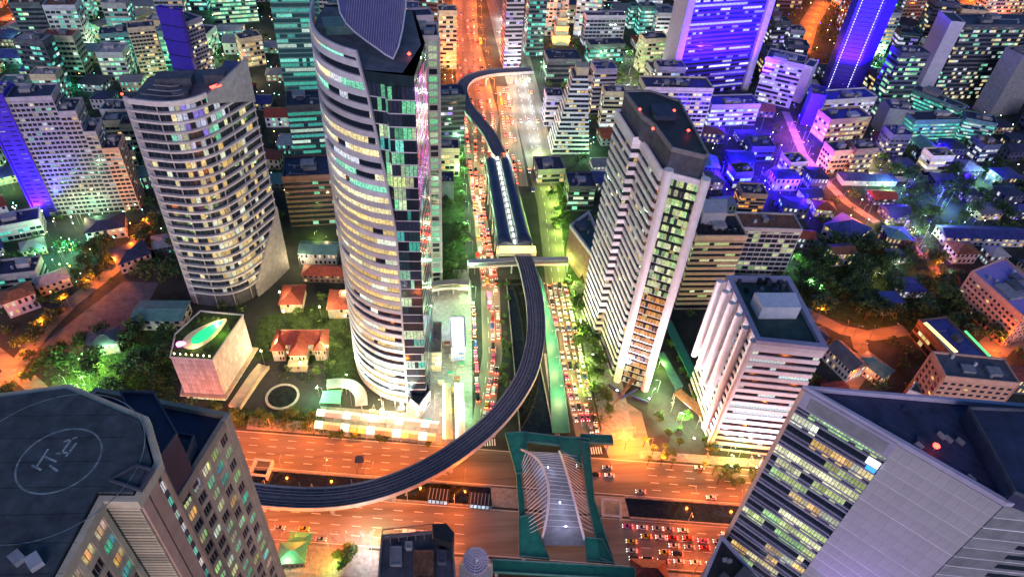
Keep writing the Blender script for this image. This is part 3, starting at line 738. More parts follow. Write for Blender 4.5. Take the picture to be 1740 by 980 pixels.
# --- tower with the rooftop heliport, close below the camera
t = thing('heliport_tower', 'beige office tower with stepped corner and a dark round heliport on its roof', 'office tower')
r1, r2 = Vector(G2(386, 708, 175)), Vector(G2(300, 847, 175)); u = (r1 - r2).normalized(); nl = Vector((-u.y, u.x))
r2 = r1 - u * 17.5
PR = [tuple(r2), tuple(r1), tuple(r1 + nl * 26), tuple(r2 + nl * 26)]
block = [(-41.9, 62), (-43.1, 56.1), (-47.9, 56.4), (-50.5, 34), (-92, 36), (-92, 72), (-60, 77), (-46, 70)][::-1]
USED.append(ccw(PR)); USED.append(ccw(block))
HELI = t
def hwin(P, Q, z0, z1, nx, nz, m, fw, fhh, pal, pl, skip=None, limit=150):
    """panelled bay: piers, spandrels and three paned windows, each an object"""
    P, Q = Vector(P), Vector(Q); u = Q - P; L = u.length; u /= L; ang = math.atan2(u.y, u.x); nr = Vector((u.y, -u.x)); w = L / nx; h = (z1 - z0) / nz
    for j in range(nz + 1):
        b = MB(); c = P + u * (L / 2) + nr * .2; b.box((c.x, c.y, z0 + j * h), (L, .4, h * (1 - fhh)), ang); b.build('spandrel', [m], t)
    for i in range(nx + 1):
        b = MB(); c = P + u * (w * i) + nr * .235; b.box((c.x, c.y, (z0 + z1) / 2), (w * (1 - fw), .47, z1 - z0), ang); b.build('pier', [m], t)
    for j in range(nz):
        for i in range(nx):
            c = P + u * (w * (i + .5)) + nr * .1; z = z0 + (j + .5) * h
            on = random.random() < pl; lit = lit_value(random.choice(pal), .6) if on else None
            if z < 95:
                continue
            fr = MB(); ww, wh = w * fw, h * fhh
            for k in range(4): fr.box((-ww / 2 + ww * k / 3, -.06, 0), (.1, .14, wh))
            g = MB()
            for k in range(3): g.box((-ww / 2 + ww * (k + .5) / 3, 0, 0), (ww / 3 - .1, .06, wh), lit=tuple(x * random.uniform(.6, 1.2) for x in lit) if lit else None)
            o = g.build('window', [WIN], t); o.location = (c.x, c.y, z); o.rotation_euler.z = ang
            f = fr.build('frame', ['salmon'], o)
b = MB(); b.prism(PR, 0, 175, 0, top=False); b.prism(block, 0, 190, 0, top=False); b.build('wall_core', ['dark'], t)
b = MB(); b.face([(*p, 174.6) for p in ccw(PR)]); b.build('roof', ['navy'], t)
b = MB(); b.face([(*p, 189.6) for p in ccw(block)]); b.build('roof', ['weathered_roof'], t)
hwin(r2, r1 - u * 1.4, 60, 174, 5, 29, 'beige', .72, .66, ('green', 'lime', 'teal', 'warm', 'green'), .5)
e = MB(); a, c = r1 - u * 1.4, r1; m_ = (a + c) / 2; nr_ = Vector((u.y, -u.x)); e.box((m_.x + nr_.x * .35, m_.y + nr_.y * .35, 88), (1.5, .8, 176), math.atan2(u.y, u.x)); e.build('corner_pier', ['beige'], t)
b = MB(); b.ring(PR, -.4, .5, 174, 175.8); b.build('parapet', ['beige'], t)
# salmon face of the block with its column of small windows
P, Q = Vector(block[-2]), Vector(block[-1]); P, Q = Vector((-43.1, 56.1)), Vector((-41.9, 62)); uu = (Q - P).normalized(); nn = Vector((uu.y, -uu.x)); ang = math.atan2(uu.y, uu.x)
for s0, s1, d in ((0, .26, .45), (.26, .32, .15), (.32, .7, .45), (.88, 1.0, .45)):
    b = MB(); c = P.lerp(Q, (s0 + s1) / 2) + nn * d / 2; b.box((c.x, c.y, 95), ((s1 - s0) * 6.02, d, 190), ang); b.build('wall_panel', ['salmon'], t)
for j in range(24):
    z = 186 - j * 3.9; c = P.lerp(Q, .79) + nn * .1; o = inst('window', pane_mesh(.9, 2.2, lit_value('teal' if j % 3 else 'white', .6)), t, (c.x, c.y, z), ang)
    b = MB(); c = P.lerp(Q, .79) + nn * .15; b.box((c.x, c.y, z - 2), (1.1, .3, 1.5), ang); b.build('spandrel', ['slate'], t)
# ribbed recess wall
P, Q = Vector((-47.9, 56.4)), Vector((-43.1, 56.1)); uu = (Q - P).normalized(); nn = Vector((uu.y, -uu.x)); ang = math.atan2(uu.y, uu.x)
me = None
for j in range(110):
    if me is None: b = MB(); b.box((0, 0, 0), (4.7, .3, .55)); me = b.mesh('rib', ['cream'])
    c = (P + Q) / 2 + nn * .15; inst('rib', me, t, (c.x, c.y, 189 - j * .85), ang)
# left facade with windows
P, Q = Vector((-50.5, 34)), Vector((-47.9, 56.4))
hwin(P, Q - (Q - P).normalized() * 1.2, 60, 189.4, 6, 33, 'cream', .72, .62, ('green', 'lime', 'warm', 'teal'), .4)
b = MB(); b.ring(block, -.4, .55, 189, 190.8); b.build('parapet', ['cream'], t)
# heliport deck and painted marks
hc = Vector(G2(84, 785, 191.2)); b = MB(); b.prism(offset(ccw(block), -.7), 190.0, 191.2); b.build('heliport_deck', ['weathered_roof'], t)
for k in range(34):
    x, y = random.uniform(-88, -52), random.uniform(38, 70)
    if math.dist((x, y), (-58, 63)) > 9 and inside((x, y), offset(ccw(block), -2.5)): b = MB(); w_ = random.uniform(.5, 1.8); b.box((x, y, 191.2 + w_ * .3), (w_, w_ * 1.4, w_ * .6), random.random()); b.build('roof_hatch', [random.choice(('grey', 'slate', 'concrete'))], t)
M('faded_paint', (.26, .31, .31), .7, .4, 1.2)
def annulus(c, r, w, nm):
    b = MB()
    for k in range(64):
        a, d = 2 * math.pi * k / 64, 2 * math.pi * (k + 1) / 64
        b.face([(c.x + r * math.cos(a), c.y + r * math.sin(a), 191.21), (c.x + (r + w) * math.cos(a), c.y + (r + w) * math.sin(a), 191.21), (c.x + (r + w) * math.cos(d), c.y + (r + w) * math.sin(d), 191.21), (c.x + r * math.cos(d), c.y + r * math.sin(d), 191.21)])
    b.build(nm, ['faded_paint'], t)
ic = Vector(G2(101, 781, 191.2)); annulus(ic, 5.4, .28, 'heliport_circle'); annulus(hc, 12.6, .16, 'heliport_circle')
b = MB()
for k in range(9): b.beam((-90 + k * .3, 38 + k * 4.2, 191.215), (-49 + k * .2, 37 + k * 4.2, 191.215), .06, .01)
b.build('roof_seams', ['black'], t, kind='stuff')
b = MB()
for p, q in (((104, 770), (122, 745)), ((112, 775), (130, 752)), ((62, 793), (82, 762)), ((54, 790), (70, 798)), ((84, 790), (98, 800)), ((95, 770), (118, 768)), ((108, 750), (132, 742)), ((76, 775), (96, 784))):
    a, c = G(*p, 191.222), G(*q, 191.222); b.beam(a, c, .32, .006)
b.build('heliport_mark', ['faded_paint'], t)
for P, z, m in (([(205, 668), (262, 668), (302, 738), (264, 790), (232, 722)], 186, 'navy'), ([(233, 792), (262, 800), (240, 835), (188, 818)], 191, 'slate'), ([(290, 735), (330, 742), (312, 790), (280, 790)], 178, 'slate')):
    Q_ = [G2(*p, z) for p in P]; b = MB(); b.prism(Q_, z - 14 if z < 190 else 189.7, z); b.build('roof_block', [m], t); b = MB(); b.ring(ccw(Q_), -.2, .1, z + .01, z + .6); b.build('parapet', ['slate'], t)

# --- dark glass tower with tiled flank at the lower right
t = thing('tiled_tower', 'tower with striped glass face beside a pale square tiled flank and dark flat roof', 'office tower')
A, Mx, B_, C_, D_ = (78.1, 89.0), (91.7, 74.65), (105.3, 60.3), (142, 54), (136, 80.6)
TP = ccw([A, Mx, B_, C_, D_]); USED.append(TP); TZ = 170.0; nfl = 44; fh = TZ / nfl
b = MB(); b.prism(TP, 0, TZ, 0, top=False); b.build('wall_core', ['dark'], t)
b = MB(); b.face([(*p, TZ - .6) for p in TP]); b.build('roof', ['navy'], t)
b = MB(); b.ring(TP, -.5, .45, TZ - .5, TZ + .7); b.build('parapet', ['lavender'], t)
a, c = Vector(A), Vector(Mx); u = (c - a).normalized(); nr = Vector((u.y, -u.x)); ang = math.atan2(u.y, u.x); Lw = (c - a).length
if nr.dot(-a) < 0: nr = -nr
for i in range(nfl - 1):
    z = i * fh
    if i < 14: continue
    for dz in (0, 1.3):
        b = MB(); q = (a + c) / 2 + nr * .3; b.box((q.x, q.y, z + dz + .15), (Lw - .05, .5, .13 if dz else .22), ang); b.build('sun_shelf', ['lavender'], t)
    on = random.random() < .64; pal = random.choice(('lime', 'lime', 'lime', 'warm', 'warm')); wm = MB(); nb = 13; lv = None
    for j in range(nb):
        if random.random() < .3: lv = lit_value(pal, .95) if random.random() < (.88 if on else .3) else None
        q = a + u * (Lw * (j + .5) / nb); vv = random.uniform(.55, 1.25); lq = tuple(x * vv for x in lv) if lv else None
        if i >= 21: inst('window', pane_mesh(Lw / nb - .1, fh - 1.4, lq), t, (q.x + nr.x * .06, q.y + nr.y * .06, z + 2.55), ang)
        else: wm.box((q.x + nr.x * .06, q.y + nr.y * .06, z + 2.55), (Lw / nb - .1, .08, fh - 1.4), ang, 0, lq)
        if random.random() < .6: wm.box((q.x + nr.x * .06, q.y + nr.y * .06, z + .78), (Lw / nb - .1, .08, .65), ang, 0, lv)
    wm.build('window_strip', [WIN], t, kind='stuff')
b = MB(); q = (a + c) / 2 + nr * .4; b.box((q.x, q.y, TZ - 2.6), (Lw, .8, 5.0), ang); b.build('louvre_panel', ['lavender'], t)
b = MB(); q = (a * .48 + c * .52) + nr * .5; b.box((q.x + nr.x * .35, q.y + nr.y * .35, TZ - 2.7), (Lw * .84, .12, 3.4), ang); b.build('louvre', ['grey'], t)
q = a + nr * .35 - u * .3; b = MB(); b.box((q.x, q.y, TZ / 2), (.9, 1.3, TZ), ang); b.build('corner_fin', ['salmon'], t)
b = MB(); q = c - u * 1.6 + nr * .75; b.box((q.x, q.y, TZ - 8.2), (2.6, .3, 1.9), ang); b.box((q.x + u.x * .3, q.y + u.y * .3, TZ - 10.2), (2.0, .3, 1.0), ang, 1); b.build('facade_sign', ['sign_white', 'sign_blue'], t)
# square tiles of the flank
P, Q = Vector(Mx), Vector(B_); uu = (Q - P).normalized(); Lp = (Q - P).length; nx, nz = 11, 27; w = Lp / nx
b = MB(); b.box((0, 0, 0), (w - .022, .5, fh - .10)); me = b.mesh('wall_tile', ['tile']); b = MB(); b.box((0, 0, 0), (w - .005, .3, .14)); 
for j in range(nz):
    z = TZ - .6 - fh * (j + .5)
    for i in range(nx): q = P + uu * (w * (i + .5)) + nr * .26; inst('wall_tile', me, t, (q.x, q.y, z), ang)
    b = MB(); q = (P + Q) / 2 + nr * .29; b.box((q.x, q.y, z - fh / 2), (Lp, .58, .08 + .008 * j), ang); b.build('joint_strip', ['white'], t)
# grey striped south face
P, Q = Vector(B_), Vector(C_); uu = (Q - P).normalized(); Lq = (Q - P).length; n2 = Vector((uu.y, -uu.x)); ang2 = math.atan2(uu.y, uu.x)
for j in range(26):
    z = TZ - .6 - fh * (j + 1); q = (P + Q) / 2 + n2 * .2; b = MB(); b.box((q.x, q.y, z + fh / 2 + .05), (Lq, .4, fh - .35), ang2); b.build('wall_band', ['grey'], t)
    b = MB(); q = (P + Q) / 2 + n2 * .25; b.box((q.x, q.y, z), (Lq, .5, .2), ang2); b.build('joint_strip', ['white'], t)
    if j > 2: b = MB(); q = P + uu * (Lq * .62) + n2 * .44; b.box((q.x, q.y, z + 1.9), (Lq * .72 - .0 * j, .1, 1.5), ang2); b.build('window_strip', [WIN], t, kind='stuff')
Q_ = [G2(*p, 173) for p in ((1644, 694), (1790, 700), (1800, 870), (1722, 838))]; b = MB(); b.prism(Q_, TZ - .5, 173); b.build('roof_block', ['navy'], t); b = MB(); b.ring(ccw(Q_), -.25, .05, 173.01, 173.8); b.build('parapet', ['slate'], t)
for p in ((1598, 742), (1610, 748), (1648, 815), (1630, 752)): x, y = G2(*p, TZ - .6); b = MB(); b.box((x, y, TZ - .1), (.5, 1.6, 1), .4); b.build('rooftop_unit', ['grey'], t)
beacon(t, *G2(1585, 765, TZ - .5), TZ - .6)
for k in range(16):
    x, y = random.uniform(86, 126), random.uniform(66, 86)
    if inside((x, y), offset(TP, -2)) and not inside((x, y), offset(ccw(Q_), 1.5)): b = MB(); w_ = random.uniform(.5, 1.6); b.box((x, y, TZ - .6 + w_ * .35), (w_, w_ * 1.3, w_ * .7), random.random()); b.build('rooftop_unit', [random.choice(('grey', 'slate', 'navy'))], t)
b = MB()
for k in range(1, 8): p, q = Vector(A).lerp(Vector(D_), k / 8), Vector(B_).lerp(Vector(C_), k / 8); b.beam((*p.lerp(q, .03), TZ - .59), (*p.lerp(q, .97), TZ - .59), .08, .02)
b.build('roof_seams', ['slate'], t, kind='stuff')
wing, z = [G2(1196, 985, 112), G2(1226, 915, 112), G2(1300, 1000, 112), G2(1250, 1060, 112)], 112
tower('striped_wing', 'low striped wing with a violet lit corner at the foot of the tiled tower', 'office building', wing, z, 'lavender', 'band', fl=3.8, pal='cool', plit=.2, roof='black')
floodlight('violet floodlight shining up the corner of the striped wing', (*G2(1205, 990, 100), 100), (*G2(1226, 930, 112), 112), VIOLET, 9000, 1.6)

# --- tower with white striped wings and two white columns
W1 = [(84.4, 291.5), (87.0, 266), (90.6, 266), (92.8, 240), (95.2, 237.4), (107.0, 231.2), (109.4, 233), (110.5, 281), (98, 292)]
t = tower('striped_tower', 'tall tower with white striped stepped wings and two round white corner columns', 'office tower', W1, 130, 'white', 'band', fl=4.7, bay=2.2, sp=.5, d=.55, pal='warm', plit=.10, k=.6, roof='black', units=0, each=True)
P, Q = Vector((95.2, 237.4)), Vector((107.0, 231.2)); u = (Q - P).normalized(); nr = Vector((u.y, -u.x)); L = (Q - P).length
for i in range(28):
    wm = MB(); z = 1 + i * 4.62; pal = 'orange' if 14 < z < 62 else ('lime' if z > 60 else 'warm'); p_ = .92 if 14 < z < 62 else .75
    for j in range(9):
        q = P + u * (L * (j + .5) / 9) + nr * .72; wm.box((q.x, q.y, z + 1.2), (L / 9 - .12, .1, 3.0), math.atan2(u.y, u.x), 0, lit_value(pal, .75) if random.random() < p_ else (.02, .02, .015))
    wm.build('window_strip', [WIN], t, kind='stuff')
for x, y in ((94.6, 235.9), (108.4, 229.2)): b = MB(); b.tube([(x, y, 0), (x, y, 133)], 2.0, 20); b.build('column', ['white'], t, smooth=False)
b = MB(); CR = [(85.6, 289), (88.6, 266), (92, 258), (94.6, 238.5), (106.6, 232.6), (108.6, 234), (109.4, 280), (98, 290)]; b.prism(CR, 130.2, 140.5, top=False); b.build('crown_wall', ['slate'], t)
b = MB(); b.ring(ccw(CR), -.5, .25, 140, 142); b.build('parapet', ['grey'], t); b = MB(); b.face([(*p, 141.3) for p in ccw(CR)]); b.build('roof', ['black'], t)
for p in ((1086, 193), (1144, 195), (1108, 226), (1168, 229)): beacon(t, *G2(*p, 141), 141.3)
b = MB(); b.box((98, 268, 142.3), (9, 12, 2.0)); b.build('lift_room', ['navy'], t)
b = MB(); [b.box((x, y, .75), (w, d, 1.5), r) for x, y, w, d, r in ((92, 229, 9, .8, -.9), (99, 226, 12, .8, .55), (104, 222, 9, .8, -.5))]; b.build('entrance_wall', ['blue_roof'], t)
for x, y, zz, c, w in ((83, 250, 5, (1, .93, 1), 26000), (80, 275, 5, (1, .93, 1), 26000), (92, 226, 3, (1, .9, 1), 26000), (108, 220, 3, (1, .9, 1), 22000)):
    floodlight('pale floodlight in the verge aimed up the striped tower', (x, y, zz), (x + 6, y + 4, 75), c, w * 7, 1.5, 'floodlights below the striped tower', 'glow_white')

# --- fin fronted block beside it
OP = [(133.3, 190.5), (161.5, 185.6), (163, 230), (134, 231)]
t = tower('finned_block', 'pale office block with six tall white fins and banded front under a green roof', 'office block', OP, 76, 'white', 'band', fl=4.6, bay=2.6, sp=.52, d=.6, pal='white', plit=.28, k=.8, roof='green_roof', units=0, each=True, run=.7)
for (x, y), zb in (((129.6, 229.4), 26), ((130, 222.2), 24), ((130.4, 214.6), 21), ((130.8, 206.8), 15), ((131.2, 198.8), 6), ((132.0, 191.0), 0)):
    b = MB(); b.tube([(x, y, zb), (x, y, 77)], 1.5, 12); b.box((x + 2.0, y, (zb + 77) / 2), (2.6, 1.1, 77 - zb - .4)); b.build('fin', ['white'], t)
b = MB(); b.ring(ccw(OP), -1.6, .9, 76.2, 78.4); b.build('roof_border', ['lavender'], t)
b = MB(); b.prism([G2(*p, 83) for p in ((1282, 497), (1352, 497), (1362, 522), (1296, 522))], 76, 83); b.build('lift_room', ['white'], t)
for k in range(14): x, y = random.uniform(137, 160), random.uniform(219, 229); b = MB(); s = random.uniform(1.2, 2.6); b.box((x, y, 77.2), (s, s * 1.2, 2.4)); b.box((x, y, 78.5), (s * .7, s * .7, .3)); b.build('rooftop_unit', [random.choice(('grey', 'slate', 'black'))], t)
for x, y in ((124, 212), (126, 196), (140, 179), (152, 178)): floodlight('pale pink floodlight on the forecourt below the white fins', (x, y, .3), (x + 7, y + 6, 45), (1, .85, .95), 70000, 1.6, 'floodlights below the finned block', 'glow_white')

# --- brown block with green roof, wedged left of the striped tower
z = 26; P = [G2(*p, z) for p in ((969, 385), (1008, 437), (1032, 432), (1000, 362))]
t = tower('brown_block', 'narrow brown tiled block with green flat roof left of the striped tower', 'building', P, z, 'brown', 'blank', roof='green_roof', units=2)
b = MB(); b.ring(ccw(P), -.9, .5, z - 1, z + 1.6); b.build('roof_border', ['pale'], t)
P, z = front((1184, 402), (1268, 402), 525, 20)
t = tower('balcony_block', 'tan banded office block with black cooling units on its roof right of the striped tower', 'office block', P, z, 'beige', 'band', fl=4.0, bay=2.8, sp=.5, d=.6, pal='lime', plit=.3, k=.7, each=True, roof='black', units=2, run=.6)
for k in range(14): q = Vector(P[0]).lerp(Vector(P[1]), (k % 7 + .5) / 7) + Vector((0, 4 + 5 * (k // 7))); b = MB(); b.disc((q.x, q.y, z + .02), 1.1, 1.6, 10); b.build('cooling_tower', ['black'], t)
q = [G2(*p, z + 8) for p in ((1196, 338), (1236, 338), (1236, 362), (1196, 362))]; b = MB(); b.prism(q, z, z + 8); b.build('lift_room', ['pale'], t)
P, z = front((1262, 388), (1362, 391), 465, 16)
tower('grid_block', 'grid fronted office block lit pale green beside the tan banded block', 'office block', P, z, 'pale', 'grid', fl=3.6, bay=4.0, sp=.22, d=.5, pier=.3, pal='lime', plit=.2, roof='rust', k=.6)
# villa compound
def hip(nm, label, c, w, d, h, rh, rz, wall, roof, cat='house', wing=True, ground=True, group=None, win='warm', gable=False, nw=5, nst=2, plit=.6):
    t = thing(nm, label, cat, group, (c[0], c[1], 0), rz)
    ca, sa = math.cos(rz), math.sin(rz)
    if ground: USED.append([(c[0] + x * ca - y * sa, c[1] + x * sa + y * ca) for x, y in ((-w / 2, -d / 2), (w / 2, -d / 2), (w / 2, d / 2), (-w / 2, d / 2))])
    b = MB(); b.box((0, 0, h / 2), (w, d, h)); b.build('wall', [wall], t)
    e = .8; x, y = w / 2 + e, d / 2 + e; r = max(.2, x - y) if not gable else x; rr = MB()
    z0, z1 = h, h + rh
    if w >= d: a, c2 = (-r, 0, z1), (r, 0, z1)
    else: r = max(.2, y - x) if not gable else y; a, c2 = (0, -r, z1), (0, r, z1)
    k = [(-x, -y, z0), (x, -y, z0), (x, y, z0), (-x, y, z0)]
    if w >= d: rr.face([k[0], k[1], c2, a]); rr.face([k[2], k[3], a, c2]); rr.face([k[1], k[2], c2]); rr.face([k[3], k[0], a])
    else: rr.face([k[1], k[2], c2, a]); rr.face([k[3], k[0], a, c2]); rr.face([k[0], k[1], a]); rr.face([k[2], k[3], c2])
    rr.face([(-x, -y, z0 - .15), (-x, y, z0 - .15), (x, y, z0 - .15), (x, -y, z0 - .15)])
    for p, q in zip(k, k[1:] + k[:1]): rr.face([(p[0], p[1], z0 - .15), (q[0], q[1], z0 - .15), q, p])
    ro = rr.build('roof', [roof], t)
    rg = MB(); rg.tube([a, c2], .16, 4); [rg.tube([k[i], (a if i in (0, 3) else c2) if w >= d else (a if i in (0, 1) else c2)], .12, 4) for i in range(4)]; rg.build('ridge', [roof], ro)
    wm = MB(); sh = h / nst
    for s in (-1, 1):
        for i in range(nw):
            for j in range(nst):
                xx = -w / 2 + w * (i + .5) / nw; lit = lit_value(win, .9) if random.random() < plit else None
                wm.box((xx, s * (d / 2 + .05), sh * (j + .55)), (w / nw * .45, .1, sh * .5), 0, 0, lit)
        n2 = max(2, int(nw * d / w))
        for i in range(n2):
            for j in range(nst): wm.box((s * (w / 2 + .05), -d / 2 + d * (i + .5) / n2, sh * (j + .55)), (.1, d / n2 * .45, sh * .5), 0, 0, lit_value(win, .9) if random.random() < plit else None)
    wm.build('windows', [WIN], t, kind='stuff')
    return t
vx, vy = G2(516, 592)
t = hip('villa', 'cream colonial villa with red hipped roofs and arcades, brightly lit in its garden', (vx, vy), 27, 10, 9, 5, -.02, 'cream', 'red_roof', nw=11)
for dx, dy, w, d, h, rh in ((0, -7, 8, 12, 9, 5), (-11, -4.5, 6, 9, 8.5, 4), (11, -4.5, 6, 9, 8.5, 4)):
    b = MB(); b.box((dx, dy, h / 2), (w, d, h - .1)); b.build('wing_wall', ['cream'], t)
    x, y = w / 2 + .7, d / 2 + .7; r = MB(); k = [(dx - x, dy - y, h), (dx + x, dy - y, h), (dx + x, dy + y, h), (dx - x, dy + y, h)]; a, c = (dx, dy - max(.2, y - x), h + rh), (dx, dy + y, h + rh); r.face([k[1], k[2], c, a]); r.face([k[3], k[0], a, c]); r.face([k[0], k[1], a]); r.face([k[2], k[3], c]); r.build('wing_roof', ['red_roof'], t)
    wm = MB()
    for i in range(4):
        for j in range(2): wm.box((dx - w / 2 + w * (i + .5) / 4, dy - d / 2 - .06, 2.2 + 4.2 * j), (w / 8, .1, 2.2), 0, 0, lit_value('warm', .8) if random.random() < .5 else None)
    wm.build('windows', [WIN], t, kind='stuff')
b = MB(); b.box((0, -15, 2.4), (9, 4, 4.8)); b.box((0, -15, 5.1), (9.8, 4.8, .5)); b.build('porch', ['cream'], t)
for p, w in (((487, 553), 14000), ((547, 545), 14000), ((475, 605), 9000), ((560, 612), 11000), ((515, 640), 9000), ((590, 560), 7000), ((480, 520), 3500), ((590, 520), 4000), ((450, 620), 3000)):
    x, y = G2(*p); tt = thing('garden_lamp', 'warm garden lamp post glowing beside the red roofed villa', 'lamp', 'garden lamps round the red roofed villa', (x, y, 0)); b = MB(); b.tube([(0, 0, 0), (0, 0, 10.5)], .1, 6); b.build('pole', ['steel'], tt); b = MB(); b.tube([(0, 0, 10.5), (0, 0, 11), (0, 0, 11.5)], [.3, .5, .3], 8); b.build('globe', ['glow_warm'], tt); lamp_light('bulb', tt, (0, 0, 12.2), WARM, w)
hip('villa', 'red roofed pavilion left behind the cream villa below the hotel flank', G2(500, 515), 12, 16, 7, 4, .0, 'cream', 'red_roof', nw=4)
hip('villa', 'red roofed wing tucked against the foot of the curved tower', G2(580, 525), 12, 16, 8, 4.5, .0, 'cream', 'red_roof', nw=4)
hip('villa', 'long low rust roofed hall behind the villa garden', G2(555, 472), 26, 9, 6, 3, -.05, 'brown', 'red_roof', nw=8, plit=.2)
hip('villa', 'pale hall with teal roof behind the rust roofed hall', G2(545, 440), 22, 12, 9, 2.5, -.05, 'pale', 'teal', nw=8, gable=True, plit=.3)
# plaza in front of the curved tower
def market(label, P, z, m, group='bright low canopies in front of the curved tower', n=8, light=True):
    t = thing('market_canopy', label, 'canopy', group); P = ccw([G2(*p, z) for p in P]); a, bb, c, d = (Vector(p) for p in P); USED.append(P)
    for i in range(n):
        p, q, r, s = a.lerp(bb, i / n), a.lerp(bb, (i + .93) / n), d.lerp(c, (i + .93) / n), d.lerp(c, i / n); m1, m2 = (p + s) / 2, (q + r) / 2
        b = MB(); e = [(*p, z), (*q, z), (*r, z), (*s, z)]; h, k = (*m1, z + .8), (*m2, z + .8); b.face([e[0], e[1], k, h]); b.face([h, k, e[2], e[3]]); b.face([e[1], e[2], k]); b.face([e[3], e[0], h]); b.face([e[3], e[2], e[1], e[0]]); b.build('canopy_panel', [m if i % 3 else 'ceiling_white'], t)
    b = MB(); [b.tube([(*x, 0), (*x, z)], .12, 5) for i in range(n + 1) for x in (a.lerp(bb, i / n), d.lerp(c, i / n))]; b.build('posts', ['steel'], t, kind='stuff')
    return t
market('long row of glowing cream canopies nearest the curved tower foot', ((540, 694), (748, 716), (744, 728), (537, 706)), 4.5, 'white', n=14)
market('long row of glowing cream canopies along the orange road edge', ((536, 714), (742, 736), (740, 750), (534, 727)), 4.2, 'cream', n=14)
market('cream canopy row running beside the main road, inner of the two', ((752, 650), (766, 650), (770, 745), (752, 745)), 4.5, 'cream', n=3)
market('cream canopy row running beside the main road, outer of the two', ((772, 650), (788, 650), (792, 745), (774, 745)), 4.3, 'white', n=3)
t = thing('drop_off_canopy', 'curved pale canopy beside the green lit entrance of the curved tower', 'canopy'); L = smooth_line([G2(*p, 7) for p in ((555, 652), (580, 650), (600, 655), (612, 668), (614, 688))], 4); b = MB(); b.strip(L, -3, 3, 6.6, 7.1); b.build('roof_shell', ['pale'], t); b = MB(); [b.tube([(*p, 0), (*p, 6.6)], .3, 6) for p in L[::4]]; b.build('columns', ['concrete'], t, kind='stuff')
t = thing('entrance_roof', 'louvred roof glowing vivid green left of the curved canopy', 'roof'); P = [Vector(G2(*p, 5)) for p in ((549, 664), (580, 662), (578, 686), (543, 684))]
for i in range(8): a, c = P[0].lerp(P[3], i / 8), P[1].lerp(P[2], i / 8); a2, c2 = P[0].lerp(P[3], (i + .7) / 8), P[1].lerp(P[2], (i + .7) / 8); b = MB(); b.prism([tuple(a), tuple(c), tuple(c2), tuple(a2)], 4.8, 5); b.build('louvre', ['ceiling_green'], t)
b = MB(); [b.tube([(*p, 0), (*p, 4.8)], .15, 5) for p in P]; b.build('posts', ['steel'], t, kind='stuff')
t = thing('round_pool', 'dark round pool with a pale stone rim on the dark forecourt', 'pool'); c = Vector(G2(480, 674)); b = MB(); P = [(c.x + 7.2 * math.cos(a), c.y + 7.2 * math.sin(a)) for a in [k * math.pi / 18 for k in range(36)]]; b.ring(P, 0, 1.2, 0, .6); b.build('rim', ['pale_paving'], t); b = MB(); b.face([(*p, .3) for p in P]); b.build('water', ['water'], t)
t = thing('curved_ramp', 'curved warm lit ramp beside the pool podium', 'ramp'); L = smooth_line([G2(*p, 1.5) for p in ((398, 690), (415, 665), (432, 640), (448, 620))], 4); b = MB(); b.strip(L, -3.2, 3.2, 0, 1.5); b.build('roadway', ['cream'], t); b = MB(); b.strip(L, 3.2, 3.5, 0, 2.6); b.build('parapet', ['cream'], t)
P, z = front((727, 560), (748, 560), 630, 22); tower('lit_pavilion', 'slim cream lit pavilion right of the curved tower', 'building', P, 14, 'cream', 'glass', pal='warm', plit=.9, roof='cream', fl=4, units=1)
P = [G2(*p, 9) for p in ((700, 620), (722, 615), (730, 665), (712, 690), (698, 680))]; tower('glass_lobby', 'faceted glass lobby glowing warm at the right foot of the curved tower', 'lobby', P, 9, 'pale', 'glass', pal='warm', plit=.9, roof='glass_dark', fl=3, units=0)
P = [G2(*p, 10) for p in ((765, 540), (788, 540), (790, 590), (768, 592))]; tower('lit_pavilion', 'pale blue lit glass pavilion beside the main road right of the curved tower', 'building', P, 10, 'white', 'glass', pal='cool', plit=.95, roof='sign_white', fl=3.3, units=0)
# ------------------------------------------------------------ other towers and blocks, each where its foot stands
def T(label, A, B, by, depth, wall='concrete', style='grid', name='office_block', cat='building', **kw):
    P, z = front(A, B, by, depth); kw.setdefault('units', 2)
    return tower(name, label, cat, P, z, wall, style, **kw), P, z
# stepped slab with a violet end, far left
f0, f1 = Vector(G2(101, 366)), Vector(G2(232, 356)); u = (f1 - f0).normalized(); nr = Vector((-u.y, u.x)); L = (f1 - f0).length
for s0, s1, z, lb in ((0, .52, 82, 'tallest grey gridded slab of the stepped apartment block beside its violet end'), (.52, .72, 72, 'second step of the gridded apartment block with a planted terrace'), (.72, .86, 58, 'third step of the gridded apartment block with pale terrace walls'), (.86, 1.06, 46, 'lowest salmon gridded step of the apartment block above the orange lane')):
    a, c = f0 + u * L * s0, f0 + u * (L * s1 - .3); P = [tuple(a), tuple(c), tuple(c + nr * 17), tuple(a + nr * 17)]
    tower('apartment_block', lb, 'apartment block', P, z, 'salmon' if s0 > .8 else 'concrete', 'grid', fl=3.1, bay=2.7, sp=.42, pier=.5, d=.4, pal='mix', plit=.13, k=.6, units=2, group='steps of the apartment block on the left')
a = f0 - u * .4; P = [tuple(a - u * 12), tuple(a), tuple(a + nr * 16), tuple(a - u * 12 + nr * 16)]
tower('apartment_block', 'violet floodlit end tower of the stepped apartment block', 'apartment block', P, 84, 'floodlit_blue', 'grid', fl=3.1, bay=6, sp=.75, pier=2.6, d=.4, pal='violet', plit=.3, k=.5, group='steps of the apartment block on the left')
for k in range(3): floodlight('blue floodlight at the foot of the violet end tower', (a.x - 5 - k * 4, a.y - 9, 1), (a.x - 6, a.y, 45), BLUE, 700000, 1.7)
